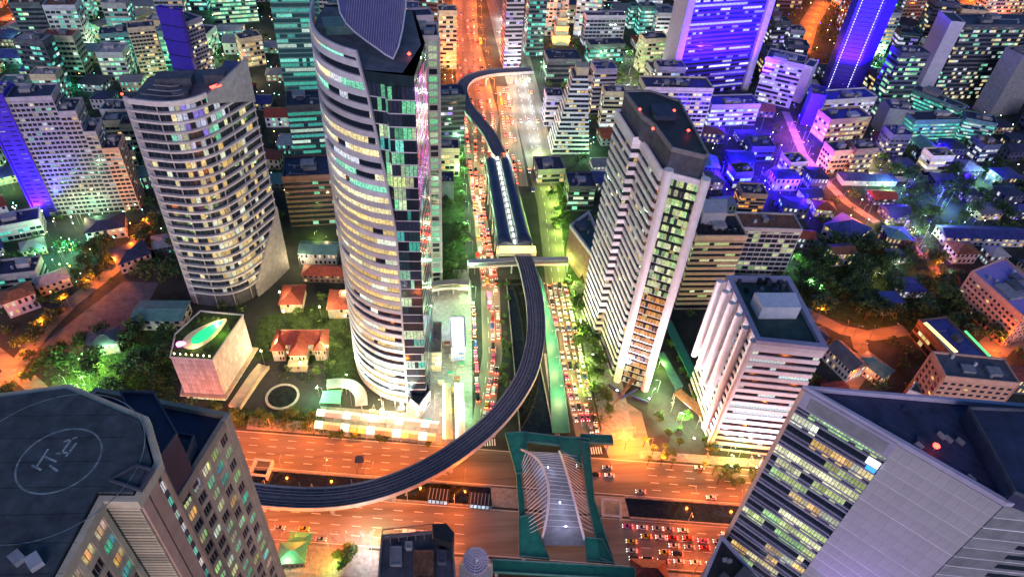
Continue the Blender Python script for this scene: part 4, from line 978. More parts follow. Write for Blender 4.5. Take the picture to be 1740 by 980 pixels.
T('cream gridded slab of the twin apartment towers at upper left', (217, 50), (262, 46), 142, 14, 'cream', 'grid', 'apartment_tower', fl=3.2, bay=3, pal='warm', plit=.25, sp=.45)
T('violet floodlit core between the twin apartment towers at upper left', (266, 14), (304, 20), 162, 4, 'floodlit_blue', 'band', 'apartment_tower', fl=12, bay=6, sp=.93, plit=0, units=1)
T('lavender gridded slab of the twin apartment towers at upper left', (309, 43), (342, 30), 160, 18, 'lavender', 'grid', 'apartment_tower', fl=3.2, bay=2.7, pal='warm', plit=.25, sp=.42)
for p in ((290, 172), (300, 168), (310, 178)): x, y = G2(*p); floodlight('blue floodlight below the violet core of the twin towers', (x, y - 4, 1), (x - 4, y + 25, 32), BLUE, 900000, 1.0)
T('tall dark teal glass tower left of the curved tower', (448, -60), (531, -60), 178, 26, 'teal', 'glass', 'glass_tower', fl=4, bay=3, pal='teal', plit=.38, k=.75, pier=0, sp=.3, run=.5, unlit=(.004, .03, .035))
T('lower teal glass block in front of the dark teal tower', (487, 182), (566, 178), 292, 22, 'slate', 'band', 'glass_block', fl=4.2, bay=3, pal='teal', plit=.6, k=.75, run=.6, unlit=(.004, .02, .03))
T('dark brown banded car park block between the hotel and the curved tower', (480, 302), (568, 298), 385, 24, 'brown', 'band', 'car_park_block', fl=4, pal='green', plit=.15, sp=.45, k=.7)
T('slim beige tower with a lit column of teal windows behind the curved tower', (704, 64), (745, 64), 480, 16, 'pale', 'grid', 'slim_tower', fl=3.8, bay=5.4, sp=.25, pier=1.6, pal='green', plit=.85, k=.6, each=True)
T('grey blank topped slab rising beside the slim beige tower', (700, 30), (736, 28), 330, 12, 'lavender', 'blank', 'slab_tower', units=0)
T('lavender striped tower at the far right of the orange road', (864, -40), (894, -40), 115, 18, 'lavender', 'band', 'striped_block', fl=4, pal='violet', plit=.3, k=.7)
T('dark blue glass block with teal windows beside the lavender striped tower', (902, -20), (932, -20), 96, 16, 'slate', 'glass', 'glass_block', pal='teal', plit=.4, pier=0)
T('dark roofed block with teal lit storeys behind the tapered white building', (932, 102), (987, 102), 142, 22, 'slate', 'band', 'office_block', pal='green', plit=.5, run=.5)
T('blue grey gridded slab with a teal end wall at top centre', (997, 28), (1064, 28), 78, 12, 'lavender', 'grid', 'office_block', pal='cool', plit=.3, fl=4, bay=4)
T('teal lit lower block in front of the blue grey gridded slab', (1004, 78), (1062, 76), 108, 14, 'slate', 'glass', 'office_block', pal='teal', plit=.6, pier=0)
T('slim turquoise lit tower at top centre', (1073, 12), (1083, 12), 50, 10, 'teal', 'glass', 'slim_tower', pal='teal', plit=.9, pier=0, units=0)
T('turquoise windowed block beside the slim turquoise tower', (1092, 12), (1114, 12), 60, 12, 'teal', 'band', 'office_block', pal='teal', plit=.8, units=1)
T('cream lit block left of the wide blue tower', (1097, 68), (1136, 66), 124, 14, 'cream', 'grid', 'office_block', pal='lime', plit=.75, fl=4, bay=4)
T('apartment block with cream balcony grid and dark roof huts behind the striped tower', (1097, 150), (1212, 152), 242, 20, 'cream', 'grid', 'apartment_block', fl=3.6, bay=4, pal='warm', plit=.25, sp=.4, units=6)
# the wide blue tower
b0, b1 = Vector(G2(1130, 166)), Vector(G2(1268, 152)); u = (b1 - b0).normalized(); nr = Vector((-u.y, u.x))
P = [tuple(b0 + u * 7), tuple(b1 - u * 7), tuple(b1 - u * 7 + nr * 26), tuple(b0 + u * 7 + nr * 26)]
t = tower('blue_tower', 'wide tower floodlit deep blue with pale side columns at top right', 'office tower', P, 135, 'floodlit_blue', 'band', fl=4, bay=3.2, sp=.5, d=.4, pal='violet', plit=.42, k=.95, run=.4, each=True, edges_each=(99,))
for e in (b0 + u * 3.5, b1 - u * 3.5):
    b = MB(); q = e + nr * 8; b.box((q.x, q.y, 68), (6.6, 22, 136), math.atan2(u.y, u.x)); b.build('side_column', ['lavender'], t)
for k in range(6): q = b0.lerp(b1, (k + .5) / 6) - nr * 30; floodlight('blue floodlight in front of the wide blue tower', (q.x, q.y, 22), (q.x + nr.x * 30, q.y + 30, 85), BLUE, 900000, 1.7)
# the slim blue tower
b0, b1 = Vector(G2(1398, 160)), Vector(G2(1438, 166)); u = (b1 - b0).normalized(); nr = Vector((-u.y, u.x)); LL = (b1 - b0).length
P = [tuple(b0), tuple(b1), tuple(b1 + Vector((14, 6))), tuple(b1 + Vector((14, 6)) + nr * 16), tuple(b0 + nr * 22)]
t = tower('blue_tower', 'slim tower floodlit violet blue with dotted white light lines at upper right', 'office tower', P, 150, 'floodlit_blue', 'band', fl=4, bay=3, sp=.9, d=.4, pal='violet', plit=.0, units=1, blank=(1, 2))
wm = MB()
for s in (.12, .88):
    for k in range(62): q = b0.lerp(b1, s) - nr * .62; wm.box((q.x, q.y, 4 + k * 2.35), (.55, .12, 1.3), math.atan2(u.y, u.x), 0, (1.5, 1.6, 2.2))
wm.build('light_dots', [WIN], t, kind='stuff')
for k in range(4): q = b0.lerp(b1, (k - .3) / 2.2) - nr * 26; floodlight('blue floodlight below the slim violet tower', (q.x, q.y, 22), (q.x + nr.x * 26, q.y + 26, 80), BLUE, 900000, 1.7)
# tapered white building
P0 = [G2(938, 262), G2(1000, 262)]; a, c = Vector(P0[0]), Vector(P0[1]); n = Vector((0, 1)); ZH = 62
t = thing('tapered_building', 'white stepped building tapering to a narrow top beside the bright road', 'building'); PB = ccw([tuple(a), tuple(c), tuple(c + n * 26), tuple(a + n * 26)]); USED.append(PB)
cen = (a + c) / 2 + n * 13
for i in range(17):
    s = 1 - .62 * i / 16; Q_ = [((p[0] - cen.x) * s + cen.x + (1 - s) * 3, (p[1] - cen.y) * s + cen.y) for p in PB]; z = i * ZH / 17
    b = MB(); b.ring(Q_, -1.5, .4, z, z + 1.7); b.build('terrace_band', ['white'], t)
    b = MB(); b.prism(Q_, z, z + ZH / 17 + .1, 0); b.build('storey', ['dark'], t)
    wm = MB()
    for e in range(4):
        p, q = Vector(Q_[e]), Vector(Q_[(e + 1) % 4]); uu = (q - p).normalized(); nn_ = Vector((uu.y, -uu.x)) * .06; nb = max(2, int((q - p).length / 2.6))
        for j in range(nb): g, h = p.lerp(q, (j + .08) / nb) + nn_, p.lerp(q, (j + .92) / nb) + nn_; wm.face([(*g, z + 1.75), (*h, z + 1.75), (*h, z + 3.5), (*g, z + 3.5)], 0, lit_value('warm', .8) if random.random() < .25 else None)
    wm.build('window_strip', [WIN], t, kind='stuff')
b = MB(); b.box((cen.x + 3, cen.y, ZH + 3), (9, 9, 6)); b.box((cen.x + 3, cen.y, ZH + 6.3), (10, 10, .5)); b.build('lift_room', ['cream'], t)
# golden spire
x, y = G2(951, 72); t = thing('spire_building', 'small stepped spire glowing orange at top centre', 'building', None, (x, y, 0)); USED.append([(x - 9, y - 9), (x + 9, y - 9), (x + 9, y + 9), (x - 9, y + 9)])
for i, (w, z0, z1) in enumerate(((17, 0, 10), (13, 10, 19), (9.5, 19, 27), (6, 27, 34), (3, 34, 42))): b = MB(); b.box((0, 0, (z0 + z1) / 2), (w, w, z1 - z0)); b.ring([(-w / 2, -w / 2), (w / 2, -w / 2), (w / 2, w / 2), (-w / 2, w / 2)], 0, .5, z1 - .9, z1 + .01); b.build('tier', ['cream'], t)
b = MB(); b.tube([(0, 0, 42), (0, 0, 50)], [1, .1], 6); b.build('finial', ['cream'], t)
for dx in (-12, 12): floodlight('amber floodlight at the foot of the small spire', (x + dx, y - 14, 1), (x, y, 22), SODIUM, 160000, 1.6, 'amber floodlights at the spire', 'glow_sodium')
# right hand blocks
T('lavender block with violet lit windows between the two blue towers', (1303, 98), (1366, 112), 170, 22, 'lavender', 'band', pal='violet', plit=.5, units=3)
T('white blind walled wedge beside the lavender block', (1367, 112), (1381, 116), 172, 18, 'pale', 'blank', units=0)
T('pale block with bright window rows at the foot of the slim violet tower', (1404, 172), (1490, 166), 212, 18, 'white', 'band', pal='violet', plit=.75, k=1.0, fl=4)
T('violet lit blind block left of the pale windowed block', (1380, 160), (1403, 164), 212, 18, 'floodlit_blue', 'blank', units=1)
T('salmon lit low block with arcaded storeys below the pale windowed block', (1412, 205), (1480, 200), 242, 18, 'salmon', 'grid', pal='warm', plit=.7, fl=4)
T('dark wide office tower scattered with lit windows at the right edge', (1642, 44), (1790, 44), 170, 26, 'slate', 'band', 'office_tower', pal='mix', plit=.4, k=.8, units=3, fl=4)
T('lavender lit end slab of the dark wide office tower', (1616, 38), (1639, 40), 172, 26, 'lavender', 'blank', 'slab_tower', units=0)
T('green edged slab tower left of the lavender end slab', (1533, 92), (1580, 92), 205, 16, 'slate', 'band', 'office_tower', pal='green', plit=.35, units=2)
T('teal floodlit low block with bright louvre bands at right', (1556, 206), (1640, 204), 246, 16, 'teal', 'band', pal='teal', plit=.85, k=.9, fl=3)
T('teal floodlit end block beside the louvre banded block', (1642, 202), (1694, 212), 248, 16, 'teal', 'band', pal='teal', plit=.8, k=.9, fl=3)
T('long teal lit slanted hall behind the louvre banded block', (1548, 152), (1632, 186), 200, 12, 'teal', 'grid', pal='teal', plit=.8, fl=3)
T('grey blind walled box left of the teal lit blocks', (1512, 186), (1554, 190), 230, 20, 'grey', 'blank')
T('dark slab with a green lit foot at the right edge', (1738, 96), (1790, 90), 200, 18, 'grey', 'blank', 'slab_tower')
T('lavender white low block behind the dark crown of the striped tower', (1210, 180), (1292, 178), 215, 18, 'lavender', 'band', pal='cool', plit=.7)
T('pink striped low block lit orange at its corner right of the striped tower', (1262, 330), (1304, 332), 360, 14, 'salmon', 'band', pal='orange', plit=.4, fl=3)
T('beige gridded apartment block lit warm beside the orange lane at right', (1418, 258), (1452, 256), 296, 14, 'beige', 'grid', pal='warm', plit=.4)
T('brown gridded apartment block lit warm next to the long lit hall', (1456, 255), (1492, 253), 298, 14, 'brown', 'grid', pal='warm', plit=.5)
T('cream low block with floodlit front left of the orange lane at right', (1344, 278), (1372, 276), 300, 14, 'cream', 'grid', pal='warm', plit=.6, fl=3)
z = 24; P = [G2(*p, z) for p in ((1652, 462), (1738, 538), (1800, 520), (1706, 440))]; t = tower('apartment_block', 'apartment block with lavender roof and orange lit window grid at the right edge', 'apartment block', P, z, 'salmon', 'grid', fl=3.4, bay=3.4, sp=.5, pier=1.4, d=.4, pal='warm', plit=.08, roof='violet', each=True)
z = 13; P = [G2(*p, z) for p in ((1562, 545), (1628, 618), (1682, 612), (1606, 540))]; t = tower('office_block', 'dark roofed block with a yellow lit strip and green lit edge on the right', 'building', P, z, 'brown', 'glass', pal='warm', plit=.35, roof='blue_roof', units=1)
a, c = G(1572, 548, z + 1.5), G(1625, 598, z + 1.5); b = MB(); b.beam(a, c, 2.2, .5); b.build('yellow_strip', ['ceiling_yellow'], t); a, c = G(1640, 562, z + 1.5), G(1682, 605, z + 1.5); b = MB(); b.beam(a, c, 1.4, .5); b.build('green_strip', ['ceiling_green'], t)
P, z = front((1606, 640), (1730, 652), 720, 16); tower('apartment_block', 'salmon apartment block with a row of dark windows beyond the dark flat roof', 'apartment block', P, z, 'salmon', 'grid', fl=3.4, bay=4, sp=.5, pier=1.6, pal='warm', plit=.1, roof='slate')
P, z = front((1545, 664), (1592, 604), 700, 12); tower('apartment_block', 'pale gable ended wing left of the salmon apartment block', 'apartment block', [P[0], P[1], (P[1][0] + 9, P[1][1] - 5), (P[0][0] + 9, P[0][1] - 5)], z, 'pale', 'blank', roof='slate', units=1)
hip('house', 'grey gable roofed house right of the finned block', G2(1428, 625), 11, 18, 10, 4, .35, 'pale', 'slate', gable=True, plit=.3)
hip('house', 'yellow lit courtyard house beside the grey gabled house', G2(1478, 635), 10, 16, 8, 3, .5, 'cream', 'teal', plit=.6)
hip('house', 'large blue roofed hall among dark trees at right', G2(1432, 402), 24, 22, 9, 6, .6, 'pale', 'blue_roof', plit=.25)
hip('house', 'long blue roofed hall at the far right among the trees', G2(1660, 408), 60, 14, 7, 3, -.05, 'pale', 'blue_roof', gable=True, nw=14, plit=.3)
hip('hall', 'long low hall edged with white light beside the warm apartment blocks', G2(1470, 309), 44, 12, 5, 2, -.02, 'white', 'blue_roof', 'hall', win='cool', nw=14, nst=1, plit=1)
hip('house', 'grey green flat roofed shed left of the pool podium', G2(280, 545), 26, 15, 8, 1.2, -.03, 'concrete', 'teal', gable=True, plit=.1)
hip('house', 'small grey house standing in the dark car park at left', G2(183, 590), 14, 12, 8, 1.5, .25, 'concrete', 'slate', plit=.3)
hip('house', 'dark blue roofed hall below the stepped apartment block', G2(185, 395), 22, 16, 8, 2, .3, 'pale', 'navy', plit=.1)
hip('house', 'blue roofed hall at the bend of the orange lane', G2(228, 445), 18, 16, 8, 2, .6, 'salmon', 'navy', plit=.1)
T('white balconied apartment block at the left edge', (-8, 388), (66, 374), 412, 14, 'pale', 'grid', 'apartment_block', pal='teal', plit=.3)
T('grey shop block with teal lit front at the left edge', (-10, 470), (60, 462), 494, 14, 'concrete', 'band', 'shop_block', pal='teal', plit=.4)
T('pale teal windowed tower at top left', (92, -30), (138, -30), 34, 14, 'pale', 'grid', 'office_block', pal='teal', plit=.6)
T('teal louvred block at upper left', (168, 60), (216, 57), 118, 16, 'teal', 'band', pal='teal', plit=.5, fl=3)
T('grey block with a salmon lit roof at upper left', (64, 66), (94, 58), 102, 14, 'grey', 'grid', pal='cool', plit=.2, roof='salmon')
T('yellow lit block with bright roof behind the cream slab', (170, 48), (262, 20), 72, 14, 'cream', 'grid', pal='warm', plit=.6, roof='cream')
T('green lit block at top left of the dark teal tower', (356, -6), (432, -10), 42, 14, 'teal', 'band', pal='green', plit=.7)
T('cream and orange lit cluster block left of the dark teal tower', (408, 68), (444, 62), 116, 14, 'cream', 'grid', pal='warm', plit=.6)
T('dark glass block left of the railway bend', (748, 165), (790, 163), 250, 18, 'slate', 'glass', pal='violet', plit=.15, pier=0)
T('cream lit block by the orange road left of the railway bend', (746, 20), (776, 20), 118, 14, 'cream', 'band', pal='warm', plit=.5)
T('yellow lit low block left of the railway station', (748, 254), (780, 254), 300, 14, 'cream', 'grid', pal='warm', plit=.6)
T('dark flat roofed block left of the red traffic', (744, 310), (770, 310), 345, 12, 'slate', 'blank')
T('grey pink low block below the tapered white building', (915, 290), (960, 288), 312, 18, 'grey', 'band', pal='warm', plit=.3)
T('dark glass block with white glowing dome lamp right of the railway station', (968, 318), (1012, 318), 358, 18, 'slate', 'glass', pal='green', plit=.35, pier=0)
T('lavender tower block left of the tapered white building', (930, 165), (958, 165), 215, 14, 'lavender', 'band', pal='violet', plit=.3)
T('red lit tower of dark glass at top right', (1510, -40), (1545, -40), 70, 16, 'slate', 'glass', pal='green', plit=.3, pier=0, name='glass_tower')
T('pink grey gridded block at the top right corner', (1690, -20), (1790, -20), 36, 16, 'lavender', 'grid', pal='warm', plit=.4)
T('dark blue block scattered with white windows right of the wide blue tower', (1318, 40), (1345, 40), 96, 16, 'slate', 'band', pal='violet', plit=.3)
T('violet grey tower block beside the orange street at top right', (1345, 52), (1368, 54), 92, 14, 'lavender', 'band', pal='cool', plit=.35)
for x, y, tx, ty in ((1500, 250, 0, 40), (1560, 262, 0, 30), (1610, 262, 0, 30), (1660, 262, 0, 30), (1590, 215, 0, 20)): p = G2(x, y); floodlight('turquoise floodlight in front of the teal louvre blocks', (p[0], p[1] - 6, 1), (p[0] + tx, p[1] + ty, 16), TEAL, 130000, 2.0, 'turquoise floodlights at right', 'glow_teal')
# rooftop in front with pergola, and the dish
z = 58; P = ccw([G2(*p, z) for p in ((650, 912), (735, 905), (768, 905), (775, 1030), (640, 1030))]); t = tower('rooftop_tower', 'dark tower top with a railed pergola and grey plant boxes at bottom centre', 'building', P, z, 'grey', 'grid', pal='warm', plit=.2, roof='slate', units=0)
a, c = G(648, 915, z + 4), G(735, 905, z + 4)
b = MB()
for k in range(7): p = a.lerp(c, k / 6); b.tube([(p.x, p.y, z), (p.x, p.y, z + 4)], .16, 5); b.beam(p, p + Vector((.4, 3.6, 0)), .18, .25)
b.beam(a, c, .25, .3); b.beam(a + Vector((.4, 3.4, 0)), c + Vector((.4, 3.4, 0)), .25, .3); b.build('pergola', ['brown'], t)
P2 = [G2(*p, z + 6) for p in ((734, 890), (758, 888), (772, 905), (768, 922), (738, 912))]; b = MB(); b.prism(P2, z, z + 6); b.build('stair_tower', ['black'], t)
for (x0, y0, x1, y1), m, h in (((664, 932, 682, 962), 'grey', 1.5), ((704, 938, 736, 985), 'rust', 1.2), ((690, 925, 700, 935), 'concrete', 2), ((744, 940, 758, 960), 'slate', 2.2)):
    Q_ = [G2(x, y, z) for x, y in ((x0, y0), (x1, y0), (x1, y1), (x0, y1))]; b = MB(); b.prism(Q_, z, z + h); b.ring(ccw(Q_), -.3, .25, z + h - .2, z + h + .25); b.build('rooftop_unit', [m], t)
P = [G2(*p, 42) for p in ((782, 958), (835, 960), (835, 1030), (780, 1030))]; tower('dish_block', 'small cream block carrying the satellite dish at bottom centre', 'building', P, 42, 'cream', 'grid', pal='warm', plit=.3, units=0, roof='pale')
c = G(808, 948, 50); t = thing('satellite_dish', 'large blue grey satellite dish standing on the cream block', 'dish', None, (c.x, c.y, 42.02)); b = MB(); b.tube([(0, 0, 0), (0, 0, 5.5)], .5, 8); b.build('mast', ['steel'], t)
dd = Vector((.1, -.35, .9)).normalized(); q = dd.to_track_quat('Z', 'Y').to_matrix().to_4x4(); b = MB(); rows = []
for i in range(6):
    r = 4.6 * (i + .02) / 5; rows.append([Matrix.Translation((0, 0, 6.2)) @ q @ Vector((r * math.cos(2 * math.pi * k / 28), r * math.sin(2 * math.pi * k / 28), .055 * r * r)) for k in range(28)])
for r, s in zip(rows, rows[1:]):
    for k in range(28): b.face([r[k], r[(k + 1) % 28], s[(k + 1) % 28], s[k]])
o = b.build('reflector', ['lavender'], t, smooth=True); md = o.modifiers.new('thick', 'SOLIDIFY'); md.thickness = .12
f = Matrix.Translation((0, 0, 6.2)) @ q @ Vector((0, 0, 3.6)); b = MB(); [b.tube([rows[5][k], f], .09, 4) for k in (0, 9, 19)]; b.build('feed_arm', ['white'], t); b = MB(); b.box(tuple(f), (.7, .7, .8)); b.build('feed_horn', ['white'], t)
hip('house', 'teal roofed garden pavilion at the foot of the heliport tower', G2(500, 948), 10, 8, 5, 2, 0, 'cream', 'green_paint', plit=.3)
hip('house', 'green roofed kiosk on the pavement below the near carriageway', G2(512, 922), 8, 4, 4, 1, -.1, 'cream', 'green_paint', plit=.3)
hip('house', 'pink roofed kiosk near the bottom of the junction', G2(1100, 975), 14, 8, 4, 2, -.1, 'cream', 'red_roof', plit=.3)
t = thing('pillar_gantry', 'dark gantry tower standing on the canal edge left of the railway curve', 'gantry', None, (*G2(614, 800), 0)); b = MB(); [b.tube([(x, y, 0), (x, y, 9)], .25, 6) for x in (-1.6, 1.6) for y in (-1.6, 1.6)]; [b.beam((-1.6, s, z_), (1.6, s, z_), .15, .2) for s in (-1.6, 1.6) for z_ in (3, 6, 8.8)]; b.box((0, 0, 9.3), (4, 4, .5)); b.build('frame', ['brown'], t)
for p, lb in (((745, 848), 'dark glazed lift kiosk on the near carriageway island left of the pillar'), ((815, 856), 'dark glazed lift kiosk on the near carriageway island right of the pillar')):
    x, y = G2(*p); t = thing('kiosk', lb, 'kiosk', None, (x, y, 0), -.16); b = MB(); b.box((0, 0, 2), (9, 5, 4)); b.box((0, 0, 4.2), (10, 6, .4)); b.build('shell', ['black'], t)
    b = MB(); [b.box((-4 + 1.6 * k, 0, 4.6), (.3, 5.4, .5)) for k in range(6)]; b.build('roof_fins', ['steel'], t, kind='stuff'); b = MB(); [b.box((-3.6 + 1.8 * k, -2.56, 2), (1.4, .1, 2.6), 0, 0, lit_value('cool', .8)) for k in range(5)]; b.build('windows', [WIN], t, kind='stuff')
# culvert frames on the canal
for p, lb in (((445, 800), 'orange lit sluice frame over the canal at the left end of the cross road'), ((1038, 868), 'white lit sluice frame over the canal right of the arch footbridge')):
    x, y = G2(*p); t = thing('sluice', lb, 'sluice', None, (x, y, 0), -.16); b = MB(); b.box((-4, 0, 1.6), (.8, 9, 3.2)); b.box((4, 0, 1.6), (.8, 9, 3.2)); b.box((0, -4, 3.0), (8.8, .9, .6)); b.box((0, 4, 3.0), (8.8, .9, .6)); b.build('frame', ['pale'], t)

# ------------------------------------------------------------ where a thing stands, in words
MARKS = [('the curved tower', 650, 400), ('the banded hotel', 370, 330), ('the pool podium', 360, 600), ('the striped tower', 1110, 430), ('the finned block', 1290, 620), ('the railway station', 865, 340), ('the wide blue tower', 1220, 90), ('the slim violet tower', 1440, 90), ('the stepped apartment block', 120, 270), ('the twin apartment towers', 285, 90), ('the dark teal tower', 490, 120), ('the tapered white building', 970, 200), ('the teal louvre blocks', 1620, 215), ('the long lit hall', 1470, 310), ('the blue roofed hall', 1430, 400), ('the heliport tower', 300, 830), ('the dark car park', 170, 540), ('the red roofed villa', 515, 575), ('the railway bend', 800, 165), ('the dark wide office tower', 1690, 110), ('the salmon apartment block', 1670, 660), ('the arch footbridge', 945, 840), ('the cream gridded balconies', 1150, 190), ('the tan banded block', 1225, 450)]
def where(x, y, z=0):
    px, py = PX(x, y, z); d, nm, mx, my = min(((px - m[1]) ** 2 + (py - m[2]) ** 2, *m) for m in MARKS); dx, dy = px - mx, py - my
    return ('right of ' if dx > 0 else 'left of ') + nm if abs(dx) > abs(dy) * .9 else ('in front of ' if dy > 0 else 'behind ') + nm
LABELLED = []
def second(o):
    px, py = PX(o['px'], o['py']); ms = sorted(MARKS, key=lambda m: (px - m[1]) ** 2 + (py - m[2]) ** 2); return ms[1][0]
def split_labels(f):
    byl = {}
    for o in LABELLED: byl.setdefault(o['label'], []).append(o)
    for lb, os_ in byl.items():
        if len(os_) > 1:
            for o, s in zip(os_, f(os_)):
                if s and len((lb + s).split()) <= 16: o['label'] = lb + s
def settle_labels():
    split_labels(lambda os_: [', toward ' + second(o) for o in os_] if len(os_) > 3 else [''] * len(os_))
    def size(os_):
        if len(os_) < 4 or os_[0]['category'] not in ('tree', 'bush'): return [''] * len(os_)
        v = sorted(o.scale.x for o in os_); a, b = v[len(v) // 3], v[2 * len(v) // 3]
        return [', small' if o.scale.x < a else (', large' if o.scale.x > b else ', middling') for o in os_]
    split_labels(size)
    def row(os_):
        if len(os_) not in (2, 3): return [''] * len(os_)
        xs = [PX(o['px'], o['py']) for o in os_]; ax = 0 if max(p[0] for p in xs) - min(p[0] for p in xs) > max(p[1] for p in xs) - min(p[1] for p in xs) else 1
        w = {(0, 2): ('leftmost', 'rightmost'), (0, 3): ('leftmost', 'middle', 'rightmost'), (1, 2): ('farther', 'nearer'), (1, 3): ('farthest', 'middle', 'nearest')}[(ax, len(os_))]
        od = sorted(range(len(os_)), key=lambda i: xs[i][ax]); r = [''] * len(os_)
        for k, i in enumerate(od): r[i] = ', ' + w[k]
        return r
    split_labels(row)
    for o in LABELLED: del o['px'], o['py']

# ------------------------------------------------------------ low houses and mid rise blocks filling the districts
def free(poly_c, r):
    x, y = poly_c
    for P in USED + ROADS:
        xs = [p[0] for p in P]; ys = [p[1] for p in P]
        if x < min(xs) - r or x > max(xs) + r or y < min(ys) - r or y > max(ys) + r: continue
        if inside((x, y), P): return False
        for k in range(8):
            if inside((x + r * math.cos(k * .785), y + r * math.sin(k * .785)), P): return False
    return True
ROOFS = [('rust', 'rusty'), ('slate', 'slate grey'), ('navy', 'dark navy'), ('teal', 'teal'), ('red_roof', 'dark red'), ('grey', 'grey'), ('blue_roof', 'blue'), ('concrete', 'pale grey')]
WALLS = [('pale', 'pale'), ('concrete', 'grey'), ('cream', 'cream'), ('lavender', 'lavender'), ('white', 'white'), ('beige', 'beige'), ('slate', 'dark')]
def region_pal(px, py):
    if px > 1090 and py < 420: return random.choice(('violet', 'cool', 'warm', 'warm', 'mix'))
    if px < 520 and py < 520: return random.choice(('teal', 'green', 'teal', 'warm'))
    if py < 130: return random.choice(('mix', 'teal', 'warm'))
    return random.choice(('warm', 'mix', 'white'))
PARKS = [[(1335, 470), (1390, 400), (1540, 385), (1600, 470), (1640, 600), (1480, 545), (1370, 520)], [(1500, 330), (1740, 300), (1740, 380), (1560, 380)]]
nfill = nbig = nsmall = 0
rows_y = [222]
while rows_y[-1] < 960: rows_y.append(rows_y[-1] + 12 + (rows_y[-1] - 222) * .045)
for ri, gy in enumerate(rows_y):
    step = 18 + (gy - 222) * .042
    gx = -620.0
    while gx < 980:
        x = gx + random.uniform(-.2, .2) * step; y = gy + random.uniform(-.2, .2) * step * .7; gx += step
        px, py = PX(x, y)
        if not (-60 < px < 1800 and -25 < py < 720) or nfill >= 900: continue
        big = y > 420 and random.random() < (.35 if y < 600 else .6)
        if any(inside((px, py), Q_) for Q_ in PARKS) and (big or random.random() < .6): continue
        w, d = (random.uniform(.5, .75) * step, random.uniform(.4, .6) * step) if big else (random.uniform(.5, .74) * step, random.uniform(.4, .62) * step)
        if not free((x, y), math.hypot(w, d) / 2 + .5): continue
        rz = random.choice((-.16, 0, .05, .1)) + (.5 if px < 330 and py > 300 else 0); pal = region_pal(px, py); wm_, wn = random.choice(WALLS); rm, rn = random.choice(ROOFS)
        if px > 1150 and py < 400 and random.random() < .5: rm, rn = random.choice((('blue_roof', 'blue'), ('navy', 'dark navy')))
        if px > 1150 and py < 430 and random.random() < .75: wm_, wn = 'blue_lit_dark', 'dark blue'  # wall colour darkened and blued to carry the quarter's blue light
        if (nbig if big else nsmall) >= 295: continue
        nfill += 1; nbig += big; nsmall += not big
        if big:
            h = random.uniform(16, 46) if y > 520 else random.uniform(12, 26); ca, sa = math.cos(rz), math.sin(rz)
            P = [(x + a * ca - b_ * sa, y + a * sa + b_ * ca) for a, b_ in ((-w / 2, -d / 2), (w / 2, -d / 2), (w / 2, d / 2), (-w / 2, d / 2))]
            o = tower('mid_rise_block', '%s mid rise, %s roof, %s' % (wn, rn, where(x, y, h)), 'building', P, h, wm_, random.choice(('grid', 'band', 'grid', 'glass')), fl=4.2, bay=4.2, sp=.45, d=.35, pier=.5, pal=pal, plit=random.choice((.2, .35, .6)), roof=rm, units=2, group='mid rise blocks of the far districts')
        else:
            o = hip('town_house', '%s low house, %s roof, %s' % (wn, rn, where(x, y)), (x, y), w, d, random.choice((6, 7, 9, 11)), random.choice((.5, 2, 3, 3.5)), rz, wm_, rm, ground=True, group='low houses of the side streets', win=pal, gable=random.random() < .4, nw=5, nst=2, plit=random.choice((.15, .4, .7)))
        o['px'], o['py'] = x, y; LABELLED.append(o)
print('fill', nfill, nbig, nsmall)
# covered walks between the two white towers, lit green from below
for P, z, m, lb in (([(1128, 548), (1140, 542), (1193, 650), (1180, 656)], 6, 'green_paint', 'long green roofed walk between the striped tower and the finned block'), ([(1117, 602), (1128, 597), (1161, 655), (1149, 662)], 5, 'teal', 'short pale teal roofed walk beside the long green one'), ([(1144, 668), (1156, 660), (1204, 698), (1192, 708)], 5, 'rust', 'rust roofed walk below the white fins'), ([(1040, 690), (1048, 682), (1084, 640), (1078, 634)], 5, 'rust', 'orange roofed porch under the two white columns')):
    t = thing('covered_walk', lb, 'walkway'); Q_ = ccw([G2(*p, z) for p in P]); b = MB(); b.prism(Q_, z - .35, z, bottom=True); b.build('roof', [m], t); b = MB(); [b.tube([(*q, 0), (*q, z - .3)], .15, 5) for q in offset(Q_, -.3)]; b.build('posts', ['steel'], t, kind='stuff')
for x, y in ((91, 262), (104, 236)): floodlight('green floodlight on the roof edge of the striped tower', (x, y, 140.3), (x + 2, y + 6, 141), GREENISH, 3000, 2.4, 'green floodlights on the striped tower roof', 'glow_green')
floodlight('violet floodlight at the base of the square tiled flank', (88, 52, 112), (98.5, 67, 130), VIOLET, 9000, 1.5)
# loose trees and bushes of the back yards, past counting
b = MB(); R_ = random.Random(5); n = 0
while n < 2400:
    x, y = R_.uniform(-560, 900), 225 + 655 * R_.random() ** 1.5; px, py = PX(x, y)
    if not (-30 < px < 1770 and -20 < py < 720) or not free((x, y), 2.5): n += .2; continue
    n += 1; s = R_.uniform(.7, 1.5); c = Vector((x, y, 2.6 * s)); m = R_.randrange(3)
    for k in range(46):
        v = Vector((R_.gauss(0, 1), R_.gauss(0, 1), R_.gauss(0, .8))).normalized() * R_.uniform(.6, 1.1) * 2.3 * s; p = c + v; q = .55 * s
        b.face([p + Vector((R_.gauss(0, q), R_.gauss(0, q), R_.gauss(0, q))) for _ in range(3)], m if R_.random() < .75 else R_.randrange(3))
b.build('back_yard_trees', ['leaf_deep', 'leaf_mid', 'leaf_light'], kind='stuff')

